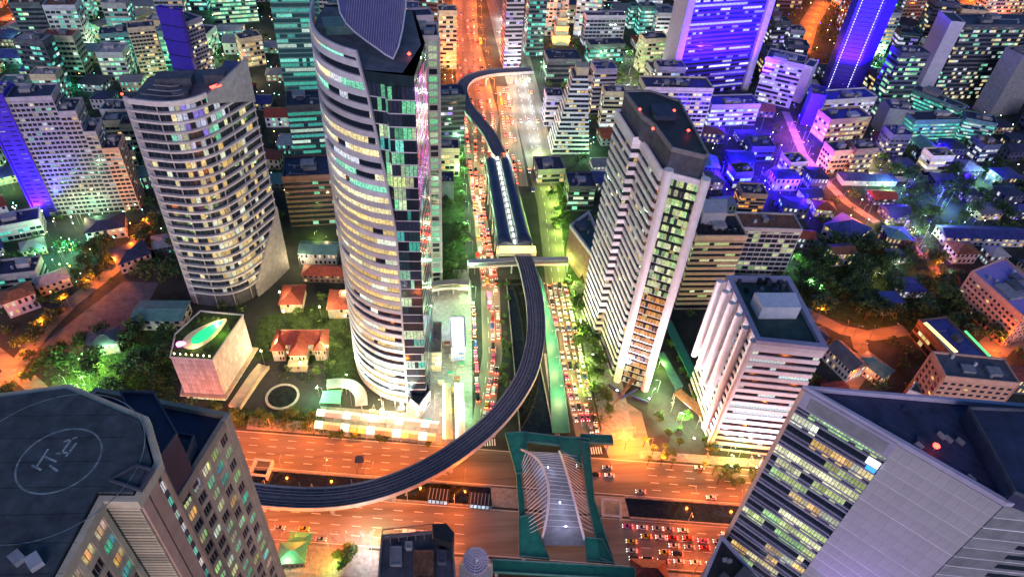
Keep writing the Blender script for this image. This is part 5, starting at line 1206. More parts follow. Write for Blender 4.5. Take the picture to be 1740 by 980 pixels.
# small yard lamps, shop fronts and bulbs of the districts, past counting
for nm, pols, n, glows in (('yard_lamps', [(0, 0), (1740, 0), (1740, 420), (1500, 420), (1000, 300), (700, 300), (300, 430), (0, 540)], 1500, ('glow_warm', 'glow_teal', 'glow_white', 'glow_green', 'glow_sodium', 'glow_blue')),):
    b = MB(); k = 0
    while k < n:
        p = (R_.uniform(0, 1740), R_.uniform(0, 540))
        if not inside(p, pols): continue
        x, y = G2(*p); k += 1
        if not free((x, y), .6): continue
        right = p[0] > 1100; m = R_.choice((5, 0, 5, 0, 2, 5, 3)) if right else R_.choice((0, 1, 1, 2, 3, 4, 1)); h = R_.uniform(2.5, 6); r = R_.uniform(.15, .38)
        b.tube([(x, y, 0), (x, y, h)], .06, 3, 6); b.tube([(x, y, h), (x, y, h + r), (x, y, h + 2 * r)], [r * .6, r, r * .5], 6, m)
    b.build(nm, list(glows) + ['steel'], kind='stuff')
# stalls on the bright plaza
AW = [('white', 'white'), ('cream', 'cream'), ('red_roof', 'red'), ('yellow_paint', 'yellow'), ('green_paint', 'green')]; k = 0; SP = []
while k < 34:
    p = (R_.uniform(560, 790), R_.uniform(560, 735)); x, y = G2(*p)
    if not inside(p, [(705, 560), (790, 540), (790, 735), (690, 722), (600, 700), (690, 698)]) or any(inside((x, y), offset(P, 1.6)) for P in USED[-60:] if abs(area(P)) < 900) or any(math.dist((x, y), q) < 4 for q in SP): k += .02; continue
    k += 1; SP.append((x, y)); m, nm = R_.choice(AW); t = thing('market_stall', nm + ' awning stall on the bright plaza ' + where(x, y), 'stall', 'stalls on the bright plaza', (x, y, .05), R_.choice((0, 1.57)))
    b = MB(); b.box((0, 0, .5), (2.4, 1.0, 1.0)); b.build('counter', ['cream'], t); b = MB(); [b.tube([(a, c, 0), (a, c, 2.4)], .04, 4) for a in (-1.4, 1.4) for c in (-1, 1)]; b.build('posts', ['steel'], t, kind='stuff')
    b = MB(); b.face([(-1.6, -1.2, 2.3), (1.6, -1.2, 2.3), (1.6, 0, 2.9), (-1.6, 0, 2.9)]); b.face([(-1.6, 0, 2.9), (1.6, 0, 2.9), (1.6, 1.2, 2.3), (-1.6, 1.2, 2.3)]); b.build('awning', [m], t); b = MB(); b.box((0, -.9, 2.2), (2.2, .12, .12)); b.build('tube_lamp', ['glow_warm'], t); t['px'], t['py'] = x, y; LABELLED.append(t)
# ------------------------------------------------------------ trees
def crown_mesh(nm, r, h, n, mats, seed):
    R_ = random.Random(seed); b = MB(); clumps = []
    for k in range(15):
        a = R_.uniform(0, 6.283); q = R_.uniform(.15, .8) * r; clumps.append((q * math.cos(a), q * math.sin(a), h * R_.uniform(.25, .85) * (1 - .3 * q / r), r * R_.uniform(.26, .45), R_.randrange(3)))
    for k in range(n):
        cx, cy, cz, cr, m = clumps[k % 15]; v = Vector((R_.gauss(0, 1), R_.gauss(0, 1), R_.gauss(.25, .8))).normalized() * cr * R_.uniform(.55, 1.08); p = Vector((cx, cy, cz)) + v
        u = Vector((R_.gauss(0, 1), R_.gauss(0, 1), R_.gauss(0, .6))).normalized(); w = u.cross(Vector((R_.gauss(0, .6), R_.gauss(0, .6), 1))).normalized(); s = R_.uniform(.28, .55)
        b.face([p - u * s, p + w * s * .6, p + u * s, p - w * s * .6], m)
    return b.mesh(nm, mats)
def trunk_mesh(h, r, seed):
    R_ = random.Random(seed); b = MB(); b.tube([(0, 0, 0), (.1, .05, h * .5), (0, .1, h * .95)], [r, r * .75, r * .5], 7)
    for k in range(5): a = k * 1.26 + R_.random(); L = h * R_.uniform(.4, .7); b.tube([(0, .05, h * R_.uniform(.55, .9)), (math.cos(a) * L * .5, math.sin(a) * L * .5, h * 1.1), (math.cos(a) * L, math.sin(a) * L, h * 1.45)], [r * .4, r * .28, r * .1], 5)
    return b.mesh('trunk', ['bark'])
CROWNS = {'deep': [crown_mesh('crown', 3.6, 5, 620, ['leaf_deep', 'leaf_mid', 'leaf_deep'], s) for s in range(4)], 'light': [crown_mesh('crown', 3.2, 4.6, 560, ['leaf_light', 'leaf_mid', 'leaf_light'], s + 10) for s in range(4)], 'bush': [crown_mesh('crown', 1.9, 2.2, 260, ['leaf_mid', 'leaf_light', 'leaf_deep'], s + 20) for s in range(3)]}
TRUNKS = [trunk_mesh(3.2, .26, s) for s in range(3)]
STEM = trunk_mesh(.9, .12, 9)
def in_px(poly):
    xs = [p[0] for p in poly]; ys = [p[1] for p in poly]
    while True:
        p = (random.uniform(min(xs), max(xs)), random.uniform(min(ys), max(ys)))
        if inside(p, poly): return p
ntree = 0
ALLTREES = []
def tree(px, py, kind, lb, group, s):
    global ntree
    x, y = G2(px, py)
    for X, Y, q in ALLTREES:
        if (X - x) ** 2 + (Y - y) ** 2 < (1.1 * (s + q)) ** 2: return False
    for P in HOUSES:
        if inside((x, y), P): return False
    ALLTREES.append((x, y, s)); ntree += 1
    t = thing('bush' if kind == 'bush' else 'tree', lb + ' ' + where(x, y), 'bush' if kind == 'bush' else 'tree', group, (x, y, 0), random.uniform(0, 6.28)); t.scale = (s, s, s * random.uniform(.85, 1.15)); t['px'], t['py'] = x, y; LABELLED.append(t)
    if kind == 'bush': inst('stem', STEM, t); inst('crown', random.choice(CROWNS['bush']), t, (0, 0, .3))
    else: inst('trunk', random.choice(TRUNKS), t); inst('crown', random.choice(CROWNS[kind]), t, (0, 0, 2.4))
    return True
HOUSES = [P for P in USED if abs(area(P)) < 1500]
for poly, n, kind, s0, s1, lb, group in (
    ([(745, 245), (790, 245), (792, 480), (755, 480)], 22, 'light', .9, 1.3, 'bright green roadside tree', 'street trees of the main road'),
    ([(848, 470), (862, 470), (872, 720), (848, 720)], 18, 'bush', .8, 1.3, 'leafy bush on the green median', 'bushes of the median'),
    ([(958, 470), (1000, 480), (1040, 720), (1005, 720), (975, 560)], 26, 'light', .8, 1.35, 'yellow green lit roadside tree', 'street trees of the main road'),
    ([(915, 290), (965, 300), (968, 380), (925, 400)], 9, 'light', .9, 1.3, 'green lit tree beside the station', 'street trees of the main road'),
    ([(70, 610), (230, 560), (300, 560), (300, 700), (120, 715)], 34, 'deep', 1.0, 1.7, 'dark bushy garden tree', 'garden trees left of the hotel'),
    ([(215, 370), (300, 350), (310, 480), (240, 470)], 12, 'deep', 1.0, 1.6, 'dark broad tree', 'garden trees left of the hotel'),
    ([(60, 500), (180, 400), (230, 420), (60, 580)], 16, 'deep', 1.0, 1.6, 'dark tree lit orange along the lane', 'trees along the orange lane'),
    ([(0, 590), (80, 560), (60, 700), (0, 690)], 8, 'deep', 1.0, 1.5, 'dark tree lit orange at the lane end', 'trees along the orange lane'),
    ([(400, 706), (540, 698), (560, 735), (400, 722)], 13, 'light', .6, 1.0, 'leafy tree at the edge of the orange road', 'trees before the curved tower'),
    ([(560, 735), (750, 752), (750, 762), (560, 745)], 8, 'light', .5, .8, 'small leafy tree before the glowing canopies', 'trees before the curved tower'),
    ([(440, 560), (600, 480), (605, 650), (560, 640), (480, 640)], 14, 'light', .7, 1.1, 'garden tree among the red roofs', 'villa garden trees'),
    ([(1350, 480), (1400, 390), (1540, 385), (1610, 470), (1630, 540), (1480, 545), (1380, 530)], 52, 'deep', 1.2, 2.0, 'dark wide crowned park tree', 'trees of the dark park at right'),
    ([(1370, 440), (1395, 520), (1375, 520), (1345, 450)], 6, 'light', 1.0, 1.4, 'vivid green lit tree beside the grid block', 'trees of the dark park at right'),
    ([(1490, 255), (1740, 260), (1740, 385), (1560, 375), (1500, 330)], 32, 'deep', 1.2, 2.0, 'dark tree in the unlit quarter', 'trees of the unlit quarter at far right'),
    ([(1560, 460), (1640, 460), (1690, 590), (1600, 560)], 12, 'deep', 1.1, 1.7, 'dark tree beside the salmon lit flats', 'trees of the dark park at right'),
    ([(1095, 690), (1190, 680), (1215, 775), (1110, 790)], 11, 'light', .6, 1.1, 'forecourt tree lit lime', 'forecourt trees of the finned block'),
    ([(1120, 560), (1150, 560), (1185, 650), (1160, 655)], 5, 'light', .6, .9, 'narrow green tree between the two white towers', 'forecourt trees of the finned block'),
    ([(1225, 800), (1290, 800), (1285, 832), (1215, 825)], 9, 'light', .6, .9, 'clipped green tree in a short row', 'forecourt trees of the finned block'),
    ([(555, 930), (605, 930), (600, 980), (550, 980)], 4, 'light', .8, 1.2, 'green tree on the pavement at the bottom', 'pavement trees at the bottom'),
    ([(330, 690), (420, 690), (410, 715), (320, 715)], 5, 'light', .7, 1.0, 'hedge tree below the podium', 'trees before the curved tower')):
    k = 0; tries = 0
    while k < n and tries < n * 12: tries += 1; k += bool(tree(*in_px(poly), kind, lb, group, random.uniform(s0, s1)))
print('trees', ntree)
# palms at the orange corner
pm = MB(); R_ = random.Random(3)
for k in range(13):
    a = k * 2.4; prev = None
    for i in range(6):
        s = i / 5; rr = 2.4 * s; p = Vector((rr * math.cos(a), rr * math.sin(a), .9 * math.sin(s * 2.6) - .9 * s * s)); w = Vector((-math.sin(a), math.cos(a), 0)) * (.36 * (1 - s) + .05)
        if prev: pm.face([prev[0] - prev[1], p - w, p + w, prev[0] + prev[1]], 0)
        prev = (p, w)
FR = pm.mesh('frond', ['leaf_light']); b = MB(); b.tube([(0, 0, 0), (.1, 0, 3), (0, .1, 6)], [.22, .17, .14], 7); PT = b.mesh('trunk', ['bark'])
for p in ((1093, 758), (1108, 772), (1122, 790), (1140, 795), (1126, 770), (1192, 800), (1210, 806), (1228, 812), (1218, 822), (1100, 790)):
    t = thing('palm_tree', 'small palm lit orange beside the far carriageway ' + where(*G2(*p)), 'palm', 'palms along the orange corner', (*G2(*p), 0), random.random() * 6); inst('trunk', PT, t); inst('crown', FR, t, (0, .1, 6))
    t['px'], t['py'] = G2(*p); LABELLED.append(t)
# loose shrubs too many to count
b = MB()
for poly, n in (([(60, 610), (300, 560), (300, 705), (110, 715)], 900), ([(1345, 480), (1400, 385), (1600, 400), (1640, 560), (1380, 530)], 1100), ([(400, 700), (545, 695), (560, 740), (400, 722)], 500), ([(960, 470), (1000, 480), (1040, 720), (1000, 720)], 600), ([(725, 250), (792, 250), (792, 480), (730, 480)], 500), ([(440, 560), (600, 500), (605, 650), (480, 650)], 400)):
    for _ in range(n):
        x, y = G2(*in_px(poly))
        for k in range(5):
            p = Vector((x + random.gauss(0, .6), y + random.gauss(0, .6), random.uniform(.1, 1.2))); b.face([p + Vector((random.gauss(0, .35), random.gauss(0, .35), random.gauss(0, .3))) for _ in range(3)], random.randrange(3))
b.build('shrubbery', ['leaf_deep', 'leaf_mid', 'leaf_light'], kind='stuff')

# ------------------------------------------------------------ vehicles
glow('glow_tail', (1, .03, .015), 80)
def car_body_mb(m=0):
    b = MB(); W = .88
    prof = [(-2.2, .35), (-2.25, .75), (-2.1, .92), (-1.35, .98), (1.0, .95), (2.1, .80), (2.25, .62), (2.2, .35)]
    k = len(b.v)
    for s in (-1, 1):
        for x, z in prof: b.v.append((x, s * (W - (.06 if z > .8 else 0)), z))
    n = len(prof)
    for i in range(n): j = (i + 1) % n; b.f.append((k + i, k + j, k + n + j, k + n + i)); b.m.append(m)
    b.f.append(tuple(k + i for i in range(n))); b.m.append(m); b.f.append(tuple(k + n + i for i in reversed(range(n)))); b.m.append(m)
    return b
def cabin(b, mg, mr, L0=-1.6, L1=.85, h=1.45, l2=-.2, w=.78):
    lo = [(L0, -w, .96), (L1, -w, .94), (L1, w, .94), (L0, w, .96)]; hi = [(L0 + .45, -w + .14, h), (l2, -w + .14, h), (l2, w - .14, h), (L0 + .45, w - .14, h)]
    for i in range(4): j = (i + 1) % 4; b.face([lo[i], lo[j], hi[j], hi[i]], mg)
    b.face([(p[0], p[1], h + .012) for p in hi], mr)
def wheel(b, x, y, m): 
    k = len(b.v)
    for s in (-1, 1):
        for a in range(10): b.v.append((x + .33 * math.cos(a * .628), y + s * .11, .33 + .33 * math.sin(a * .628)))
    for a in range(10): b.f.append((k + a, k + (a + 1) % 10, k + 10 + (a + 1) % 10, k + 10 + a)); b.m.append(m)
    for s in (0, 1): b.f.append(tuple(k + 10 * s + a for a in range(10))); b.m.append(m)
PAINTS = [('car_white', 'white'), ('car_silver', 'silver'), ('car_black', 'black'), ('car_red', 'red'), ('car_pink', 'pink'), ('car_yellow', 'yellow'), ('car_blue', 'blue')]
FULL, LITE, VAN, PICK = {}, {}, {}, {}
for m, nm in PAINTS:
    b = car_body_mb(); cabin(b, 1, 0); [wheel(b, x, y, 2) for x in (-1.35, 1.35) for y in (-.8, .8)]
    for y in (-.6, .6): b.box((2.26, y, .66), (.06, .34, .16), 0, 3); b.box((-2.28, y, .8), (.12, .5, .28), 0, 4)
    LITE[m] = b.mesh('car', [m, 'glass_dark', 'tyre', 'glow_head', 'glow_tail'])
    FULL[m] = car_body_mb().mesh('body', [m])
    b = MB(); b.box((-.15, 0, 1.2), (4.5, 1.8, 1.65)); b.box((2.25, 0, .85), (.5, 1.75, .8)); b.box((-.15, 0, 1.55), (4.2, 1.84, .55), 0, 1); b.box((2.12, 0, 1.55), (.1, 1.6, .6), 0, 1); [wheel(b, x, y, 2) for x in (-1.5, 1.5) for y in (-.85, .85)]
    for y in (-.65, .65): b.box((2.52, y, .75), (.06, .34, .2), 0, 3); b.box((-2.44, y, .9), (.1, .3, .5), 0, 4)
    VAN[m] = b.mesh('van', [m, 'glass_dark', 'tyre', 'glow_head', 'glow_tail'])
    b = MB(); b.box((1.0, 0, .7), (3.2, 1.8, .7)); b.box((-1.6, 0, .6), (2.2, 1.8, .35)); b.box((-1.6, .85, .9), (2.2, .1, .4)); b.box((-1.6, -.85, .9), (2.2, .1, .4)); b.box((-2.65, 0, .9), (.1, 1.7, .4)); b.box((.5, 0, 1.3), (1.7, 1.6, .7), 0, 1); b.box((.45, 0, 1.68), (1.5, 1.5, .08)); [wheel(b, x, y, 2) for x in (-1.6, 1.6) for y in (-.85, .85)]
    for y in (-.65, .65): b.box((2.62, y, .75), (.06, .34, .2), 0, 3); b.box((-2.74, y, .85), (.1, .4, .25), 0, 4)
    PICK[m] = b.mesh('pickup', [m, 'glass_dark', 'tyre', 'glow_head', 'glow_tail'])
b = MB(); cabin(b, 0, 0); 
ROOFM = {}
for m, nm in PAINTS: b = MB(); cabin(b, 0, 1); ROOFM[m] = b.mesh('cabin', ['glass_dark', m])
b = MB(); wheel(b, 0, 0, 0); WHM = b.mesh('wheel', ['tyre'])
b = MB(); b.box((0, 0, 0), (.06, .34, .16)); HLM = b.mesh('headlight', ['glow_head']); b = MB(); b.box((0, 0, 0), (.06, .36, .16)); TLM = b.mesh('tail_light', ['glow_tail'])
ncar = 0
def car(x, y, rz, lb, group, full=False, paint=None):
    global ncar
    ncar += 1; m, nm = paint or random.choices(PAINTS, (30, 22, 20, 6, 10, 8, 4))[0]
    label = (nm + ' car ' + lb).replace('  ', ' ')
    if full:
        t = thing('car', label, 'car', group, (x, y, .06), rz); inst('body', FULL[m], t); inst('cabin', ROOFM[m], t)
        for a in (-1.35, 1.35):
            for c in (-.8, .8): inst('wheel', WHM, t, (a, c, 0))
        for c in (-.6, .6): inst('headlight', HLM, t, (2.26, c, .66)); inst('tail_light', TLM, t, (-2.27, c, .78))
    else:
        kd = random.choices(('car', 'van', 'pickup'), (70, 16, 14))[0]; label = label.replace(nm + ' car', nm + ' ' + kd, 1)
        t = bpy.data.objects.new(kd, {'car': LITE, 'van': VAN, 'pickup': PICK}[kd][m]); COL.objects.link(t); t.location = (x, y, .06); t.rotation_euler.z = rz; tag(t, label, 'pickup truck' if kd == 'pickup' else kd, group)
    t['px'], t['py'] = x, y; LABELLED.append(t)
def bus(x, y, rz, lb, m='car_red', L=11.5):
    t = thing('bus', lb, 'bus', None, (x, y, .06), rz); b = MB(); b.box((0, 0, 1.75), (L, 2.5, 2.7)); b.box((0, 0, 3.15), (L - .5, 2.3, .14)); b.build('body', [m], t)
    b = MB(); b.box((0, 0, 2.1), (L - .8, 2.56, .95)); b.box((L / 2, 0, 2.0), (.08, 2.2, 1.2)); b.build('windows', ['glass_dark'], t, kind='stuff')
    b = MB(); b.box((-1, 0, 3.35), (2.2, 1.4, .3)); b.build('roof_unit', ['grey'], t)
    for a in (-L / 2 + 2.2, L / 2 - 2.2):
        for c in (-1.1, 1.1): b = MB(); wheel(b, 0, 0, 0); o = b.build('wheel', ['tyre'], t); o.location = (a, c, 0); o.scale = (1.4, 1.4, 1.4)
    for c in (-.9, .9): inst('headlight', HLM, t, (L / 2 + .04, c, .8)); inst('tail_light', TLM, t, (-L / 2 - .04, c, .9))
PI = math.pi
# jam on the right carriageway beside the green walkway (driving towards the junction)
for i in range(5):
    pass
def jam(L, Rr, y0, y1, lanes, gap, rz, lb, group, p=.85, full=False):
    """cars along a carriageway between two edge lines"""
    y = y0
    def at_y(Ln, yy):
        for a, c in zip(Ln, Ln[1:]):
            if a[1] <= yy <= c[1]: return a[0] + (c[0] - a[0]) * (yy - a[1]) / (c[1] - a[1])
        return Ln[-1][0] if yy > Ln[-1][1] else Ln[0][0]
    while y < y1:
        for k in lanes:
            if random.random() < p:
                yy = y + random.uniform(-1.2, 1.2); xl, xr = at_y(L, yy), at_y(Rr, yy); x = xl + (xr - xl) * k; dx = at_y(L, yy + 5) - at_y(L, yy - 5)
                car(x + random.uniform(-.3, .3), yy, rz - math.atan2(dx, 10), lb, group, full)
        y += gap
jam(EW, EE, 204, 318, (.12, .36, .62, .86), 7.2, -PI / 2, 'in the packed right carriageway beside the green walkway', 'cars jammed on the right carriageway', .86)
WL = [(p[0], p[1]) for p in NW]; WR = [(p[0], p[1]) for p in NE_]
jam(WL, WR, 318, 560, (.15, .38, .62, .85), 7.5, PI / 2, 'with red tail lights on the left carriageway', 'cars with red tail lights on the left carriageway', .85)
jam(WL, WR, 560, 790, (.15, .35, .6, .85), 17, PI / 2, 'with red tail lights on the far orange road', 'cars with red tail lights on the far road', .55)
jam([(17.2, 200), (18.2, 318)], [(19.6, 200), (21, 318)], 226, 300, (.5,), 6.5, PI / 2, 'queued at the left kerb of the main road', 'cars queued at the left kerb', .9)
jam(WL, WR, 214, 316, (.55, .82), 8.0, PI / 2, 'with red tail lights on the left carriageway', 'cars with red tail lights on the left carriageway', .8)
jam([(50, 425), (54, 590)], [(65, 425), (65, 590)], 430, 585, (.2, .5, .8), 9, PI / 2, 'with red tail lights on the middle lanes above the station', 'cars on the middle lanes', .7)
jam([(64, 420), (66, 800)], [(88, 420), (92, 800)], 420, 760, (.2, .5, .8), 26, -PI / 2, 'with white headlights on the far right carriageway', 'cars on the far right carriageway', .5)
def sjam(x0, x1, cs, gap, d, lb, group, p, full):
    x = x0
    while x < x1:
        for c in cs:
            if random.random() < p: xx = x + random.uniform(-1, 1); car(xx, sy(xx, c + random.uniform(-.3, .3)), math.atan(SL) + (0 if d > 0 else PI), lb, group, full)
        x += gap
sjam(82, 128, (147, 150.7, 154.4, 158.1, 161.8), 6.4, -1, 'in the orange lit jam right of the arch footbridge', 'cars jammed on the near carriageway', .72, True)
sjam(66, 84, (192, 188), 6.4, -1, 'waiting at the junction right of the green bridge', 'cars waiting at the junction', .8, True)
sjam(-70, -20, (145, 149), 9, 1, 'at the pavement edge of the near carriageway', 'cars at the pavement edge', .35, True)
sjam(92, 150, (196, 180), 16, -1, 'on the nearly empty orange far carriageway', 'cars on the far carriageway', .3, True)
bus(24, 338, PI / 2, 'red bus in the left carriageway beside the railway station'); bus(29, 300, PI / 2, 'red and pale bus passing under the pale footbridge', 'car_pink'); bus(-12, sy(-12, 150), PI + math.atan(SL), 'white bus on the near carriageway left of the arch footbridge', 'car_white'); bus(30, 610, PI / 2, 'red bus on the far orange road', 'car_red'); bus(44, 690, PI / 2, 'yellow bus on the far orange road', 'car_yellow')
print('cars', ncar)

# ------------------------------------------------------------ lamps
def lamp_parts(gm, h=9.0, arm=1.8):
    b = MB(); b.tube([(0, 0, 0), (0, 0, h)], [.13, .08], 6); p = b.mesh('pole', ['steel']); b = MB(); b.tube([(0, 0, h), (arm * .5, 0, h + .4), (arm, 0, h + .45)], .06, 5); a = b.mesh('arm', ['steel'])
    b = MB(); b.box((arm + .35, 0, h + .42), (.95, .34, .2)); hd = b.mesh('lamp_head', ['steel']); b = MB(); b.box((arm + .35, 0, h + .3), (.8, .28, .06)); g = b.mesh('lamp_lens', [gm])
    return p, a, hd, g, arm, h
LP = {'sodium': (lamp_parts('glow_sodium'), SODIUM), 'white': (lamp_parts('glow_white'), WHITE), 'warm': (lamp_parts('glow_warm'), WARM), 'green': (lamp_parts('glow_green'), GREENISH), 'teal': (lamp_parts('glow_teal', 6, 1), TEAL), 'lime': (lamp_parts('glow_green', 6, 1), LIME), 'blue': (lamp_parts('glow_blue', 12, 1), BLUE), 'red': (lamp_parts('glow_red', 7, 1), RED), 'cool': (lamp_parts('glow_white'), (.75, .9, 1))}
NAMES = {'sodium': 'orange', 'white': 'white', 'warm': 'warm yellow', 'green': 'green', 'teal': 'teal', 'lime': 'lime', 'blue': 'blue', 'red': 'red', 'cool': 'cold white'}
nl = 0
def lamp(x, y, kind, w, rz, lb, group, z=0.0):
    global nl
    nl += 1; (p, a, hd, g, arm, h), col = LP[kind]; t = thing('street_lamp', NAMES[kind] + ' street lamp ' + lb, 'street lamp', group, (x, y, z), rz)
    inst('pole', p, t); inst('arm', a, t); inst('lamp_head', hd, t); inst('lamp_lens', g, t); lamp_light('bulb', t, (arm + .35, 0, h - .1), col, w, 'POINT', .3)
    t['px'], t['py'] = x, y; LABELLED.append(t)
K = 1.0
for x in range(-125, 190, 21):
    if -16 < x < 100 and x not in (): pass
    w = 9500 * K
    if not 18 < x < 92:
        lamp(x, sy(x, 199.5), 'sodium', w, -PI / 2 - .16, 'on the north kerb of the cross road', 'lamps of the cross road'); lamp(x + 9, sy(x + 9, 177), 'sodium', w, PI / 2 - .16, 'on the canal edge of the cross road', 'lamps of the cross road')
    if not 18 < x < 90: lamp(x + 4, sy(x + 4, 166.2), 'sodium', w * .6, -PI / 2 - .16, 'on the south canal edge of the cross road', 'lamps of the cross road')
    if not 18 < x < 92: lamp(x, sy(x, 142.4), 'sodium', w * .7, PI / 2 - .16, 'on the south kerb of the cross road', 'lamps of the cross road')
def lamp_line(pts, step, kind, w, lb, group, off=0, z=0):
    L = [Vector(G2(*p)) for p in pts]; acc = step / 2
    for a, c in zip(L, L[1:]):
        u = (c - a); n = u.length; u /= n; ang = math.atan2(u.y, u.x)
        while acc < n: p = a + u * acc + Vector((u.y, -u.x)) * off; lamp(p.x, p.y, kind, w, ang + PI / 2, lb, group, z); acc += step
        acc -= n
lamp_line([(795, 735), (808, 600), (808, 480), (795, 350), (776, 200)], 22, 'green', 9000, 'on the left pavement of the main road', 'lamps of the main road')
lamp_line([(840, 600), (838, 480), (815, 350), (845, 200)], 30, 'warm', 6000, 'on the median of the main road', 'lamps of the main road')
lamp_line([(1004, 680), (990, 600), (968, 480), (945, 350), (915, 250)], 17, random.choice(('lime',)), 8500, 'on the right verge of the main road', 'lamps of the main road')
lamp_line([(962, 700), (945, 600), (925, 480)], 20, 'warm', 9000, 'beside the packed right carriageway', 'lamps of the main road')
lamp_line([(772, 190), (765, 60), (768, -20)], 30, 'sodium', 26000, 'on the left edge of the far orange road', 'lamps of the far road')
lamp_line([(848, 190), (820, 60), (815, -20)], 30, 'sodium', 26000, 'on the middle of the far orange road', 'lamps of the far road')
lamp_line([(915, 280), (905, 200), (878, 110), (855, 30)], 26, 'cool', 11000, 'on the bright white right hand lane of the far road', 'lamps of the far road')
lamp_line([(870, 260), (872, 170), (845, 60)], 30, 'warm', 8000, 'between the lanes of the far road', 'lamps of the far road')
for pts in ([(-20, 680), (30, 620), (75, 560), (120, 515), (190, 460), (232, 410), (262, 370)],): lamp_line(pts, 19, 'sodium', 13000, 'on the orange lane at left', 'lamps of the left lane', 4)
lamp_line([(-40, 570), (-10, 600), (40, 640), (110, 700)], 20, 'sodium', 9000, 'on the lane behind the heliport tower', 'lamps of the left lane', 4)
lamp_line([(1345, 215), (1365, 262), (1400, 305), (1440, 345), (1490, 378)], 18, 'sodium', 15000, 'on the orange lane at upper right', 'lamps of the right lane', 4)
lamp_line([(1530, 395), (1560, 430), (1600, 468)], 18, 'sodium', 12000, 'on the orange lane among the trees', 'lamps of the right lane', 4)
lamp_line([(1370, 530), (1430, 560), (1480, 570), (1540, 560)], 15, 'sodium', 7000, 'in the orange lit court at right', 'lamps of the right court', 4)
lamp_line([(1455, 560), (1470, 620), (1440, 660)], 14, 'sodium', 5000, 'on the path below the orange lit court', 'lamps of the right court', 3)
lamp_line([(1660, 620), (1700, 580), (1760, 560)], 14, 'sodium', 13000, 'beside the salmon lit flats at the right edge', 'lamps of the right court', 4)
lamp_line([(0, 35), (30, 25), (70, -10)], 22, 'sodium', 22000, 'on the orange street at the top left corner', 'lamps at the top left corner', 4)
lamp_line([(1360, 90), (1375, 40), (1400, 0)], 24, 'sodium', 26000, 'on the orange street at upper right', 'lamps at the top right', 5)
lamp_line([(1620, 70), (1640, 20), (1650, -20)], 24, 'sodium', 26000, 'on the orange street at the top right', 'lamps at the top right', 5)
def lamp_field(poly, n, kinds, w, lb, group):
    for i in range(n):
        p = G2(*in_px(poly)); q = 0
        while q < 40 and any(inside(p, offset(P, 2.0)) for P in HOUSES): p = G2(*in_px(poly)); q += 1
        lamp(p[0], p[1], random.choice(kinds), w * 1.25 * random.uniform(.6, 1.4), random.random() * 6, lb, group)
lamp_field([(545, 695), (790, 660), (790, 745), (545, 725)], 14, ('warm', 'warm', 'white'), 2400, 'among the glowing canopies', 'lamps of the plaza')
lamp_field([(700, 500), (790, 500), (790, 650), (735, 650)], 11, ('white', 'green', 'warm', 'cool'), 2300, 'right of the curved tower', 'lamps of the plaza')
lamp_field([(542, 660), (600, 660), (580, 690), (540, 690)], 3, ('green',), 4000, 'at the green entrance', 'lamps of the plaza')
lamp_field([(1095, 600), (1190, 690), (1210, 760), (1110, 720)], 8, ('lime', 'green', 'warm'), 6000, 'on the forecourt of the finned block', 'lamps of the forecourt')
lamp_field([(1035, 740), (1095, 710), (1110, 780), (1045, 785)], 4, ('sodium',), 14000, 'in the orange corner court', 'lamps of the forecourt')
lamp_field([(1215, 745), (1290, 750), (1285, 830), (1215, 800)], 4, ('lime', 'warm'), 3000, 'at the foot of the finned block', 'lamps of the forecourt')
lamp_field([(455, 905), (640, 905), (600, 975), (490, 975)], 6, ('warm', 'sodium', 'lime'), 2600, 'on the pavement at the bottom', 'lamps of the bottom pavement')
lamp_field([(650, 930), (610, 900), (610, 980), (650, 980)], 2, ('cool',), 2600, 'beside the dark rooftop', 'lamps of the bottom pavement')
lamp_field([(90, 690), (210, 560), (240, 560), (130, 700)], 13, ('green', 'lime'), 4200, 'among the dark garden trees', 'lamps of the left garden')
lamp_field([(0, 390), (140, 420), (130, 500), (0, 510)], 8, ('teal', 'green'), 3200, 'in the teal lit lanes at the left edge', 'lamps of the teal lanes')
lamp_field([(0, 60), (440, 0), (440, 160), (0, 160)], 22, ('teal', 'green', 'teal', 'warm'), 6500, 'in the upper left quarter', 'lamps of the upper left quarter')
lamp_field([(0, 200), (30, 180), (60, 330), (0, 350)], 4, ('green', 'lime'), 3600, 'left of the violet end tower', 'lamps of the upper left quarter')
lamp_field([(440, 400), (570, 390), (570, 470), (470, 480)], 5, ('teal', 'lime', 'warm'), 3000, 'behind the villa', 'lamps behind the villa')
lamp_field([(120, 370), (220, 370), (210, 385), (110, 385)], 4, ('green', 'warm'), 2800, 'at the foot of the stepped apartment block', 'lamps of the left garden')
lamp_field([(870, 120), (1130, 0), (1130, 140), (900, 150)], 12, ('teal', 'green', 'white', 'sodium'), 7000, 'in the top middle quarter', 'lamps of the top middle quarter')
lamp_field([(900, 180), (1080, 120), (1060, 300), (930, 320)], 14, ('warm', 'green', 'lime', 'cool'), 4200, 'around the tapered white building', 'lamps around the tapered building')
lamp_field([(1200, 210), (1400, 215), (1380, 400), (1210, 300)], 24, ('blue',), 22000, 'added to tint the blue quarter', 'lamps added for the blue tint')  # blue lamps added only to tint the low houses here
lamp_field([(1380, 230), (1740, 250), (1740, 420), (1500, 420)], 16, ('blue', 'blue', 'green', 'warm'), 15000, 'in the dark blue quarter at right', 'lamps of the dark blue quarter')  # the blue ones are added to tint this dark quarter
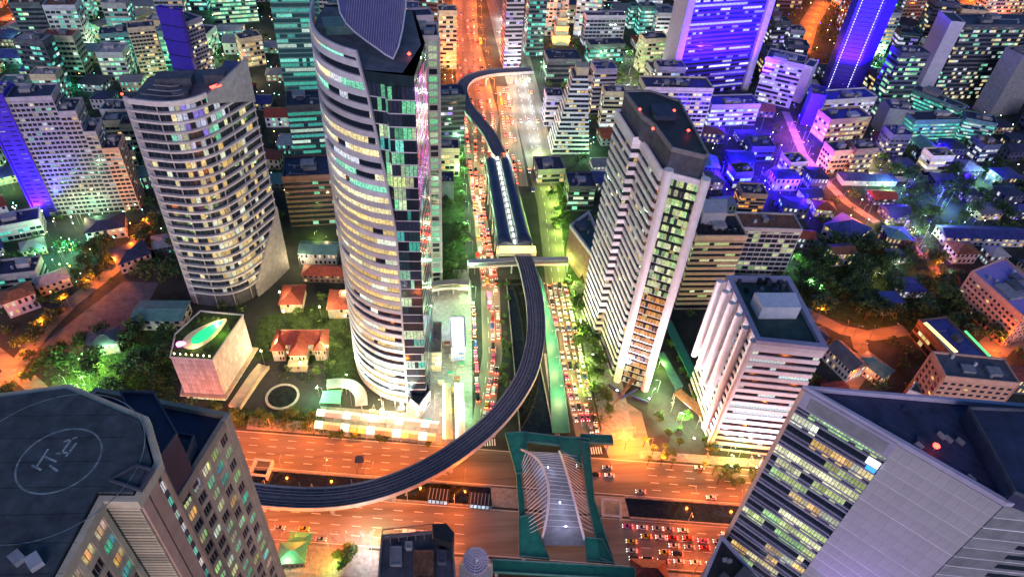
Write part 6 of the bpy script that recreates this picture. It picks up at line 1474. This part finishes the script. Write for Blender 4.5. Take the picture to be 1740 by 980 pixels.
lamp_field([(1400, 330), (1640, 400), (1600, 520), (1380, 470)], 8, ('warm', 'lime', 'cool', 'blue'), 2200, 'in the dark park', 'lamps of the dark park')
lamp_field([(1560, 0), (1740, 0), (1740, 60), (1600, 60)], 5, ('sodium', 'warm', 'red'), 12000, 'at the top right corner', 'lamps at the top right')
lamp_field([(1480, 20), (1610, 20), (1560, 190), (1480, 190)], 7, ('teal', 'green', 'cool'), 7000, 'right of the slim violet tower', 'lamps right of the slim violet tower')
lamp_field([(1040, 130), (1100, 120), (1090, 190), (1040, 190)], 4, ('lime', 'warm'), 6000, 'behind the striped tower', 'lamps behind the striped tower')
lamp_field([(1350, 430), (1400, 520), (1380, 525), (1335, 460)], 3, ('green',), 5200, 'on the vivid green verge', 'lamps of the dark park')
for p in ((930, 800), (950, 860), (960, 900)):
    x, y = G2(*p, 8); t = thing('bridge_lamp', 'small lavender lamp on the arch footbridge floor ' + ('near its top end' if p[1] == 800 else 'at its middle' if p[1] == 860 else 'near its bottom end'), 'lamp', 'lamps on the arch footbridge', (x, y, 7.92)); b = MB(); b.tube([(0, 0, 0), (0, 0, 3)], .08, 5); b.tube([(0, 0, 3), (0, 0, 3.4)], [.2, .25], 6, 1); b.build('post', ['steel', 'glow_white'], t); lamp_light('bulb', t, (0, 0, 3.8), (.58, .62, 1), 1000)
print('lamps', nl)
for m in MATS.values():
    if m.name.startswith(('glow', 'sign', 'pool', 'ceiling', 'panel')) and m.name != 'glow_tail': m.cycles.emission_sampling = 'NONE'
settle_labels()
# each tower's empty to the middle of its base
for o in list(COL.objects):
    if o.type == 'EMPTY' and o.location.length < 1e-6 and o.children:
        xs, ys = [], []
        for ch in o.children:
            if ch.type == 'MESH' and ch.location.length < 1e-6:
                for v in ch.bound_box: xs.append(v[0]); ys.append(v[1])
        if not xs: continue
        c = Vector(((min(xs) + max(xs)) / 2, (min(ys) + max(ys)) / 2, 0)); o.location = c
        for ch in o.children: ch.matrix_parent_inverse = Matrix.Translation(-c)
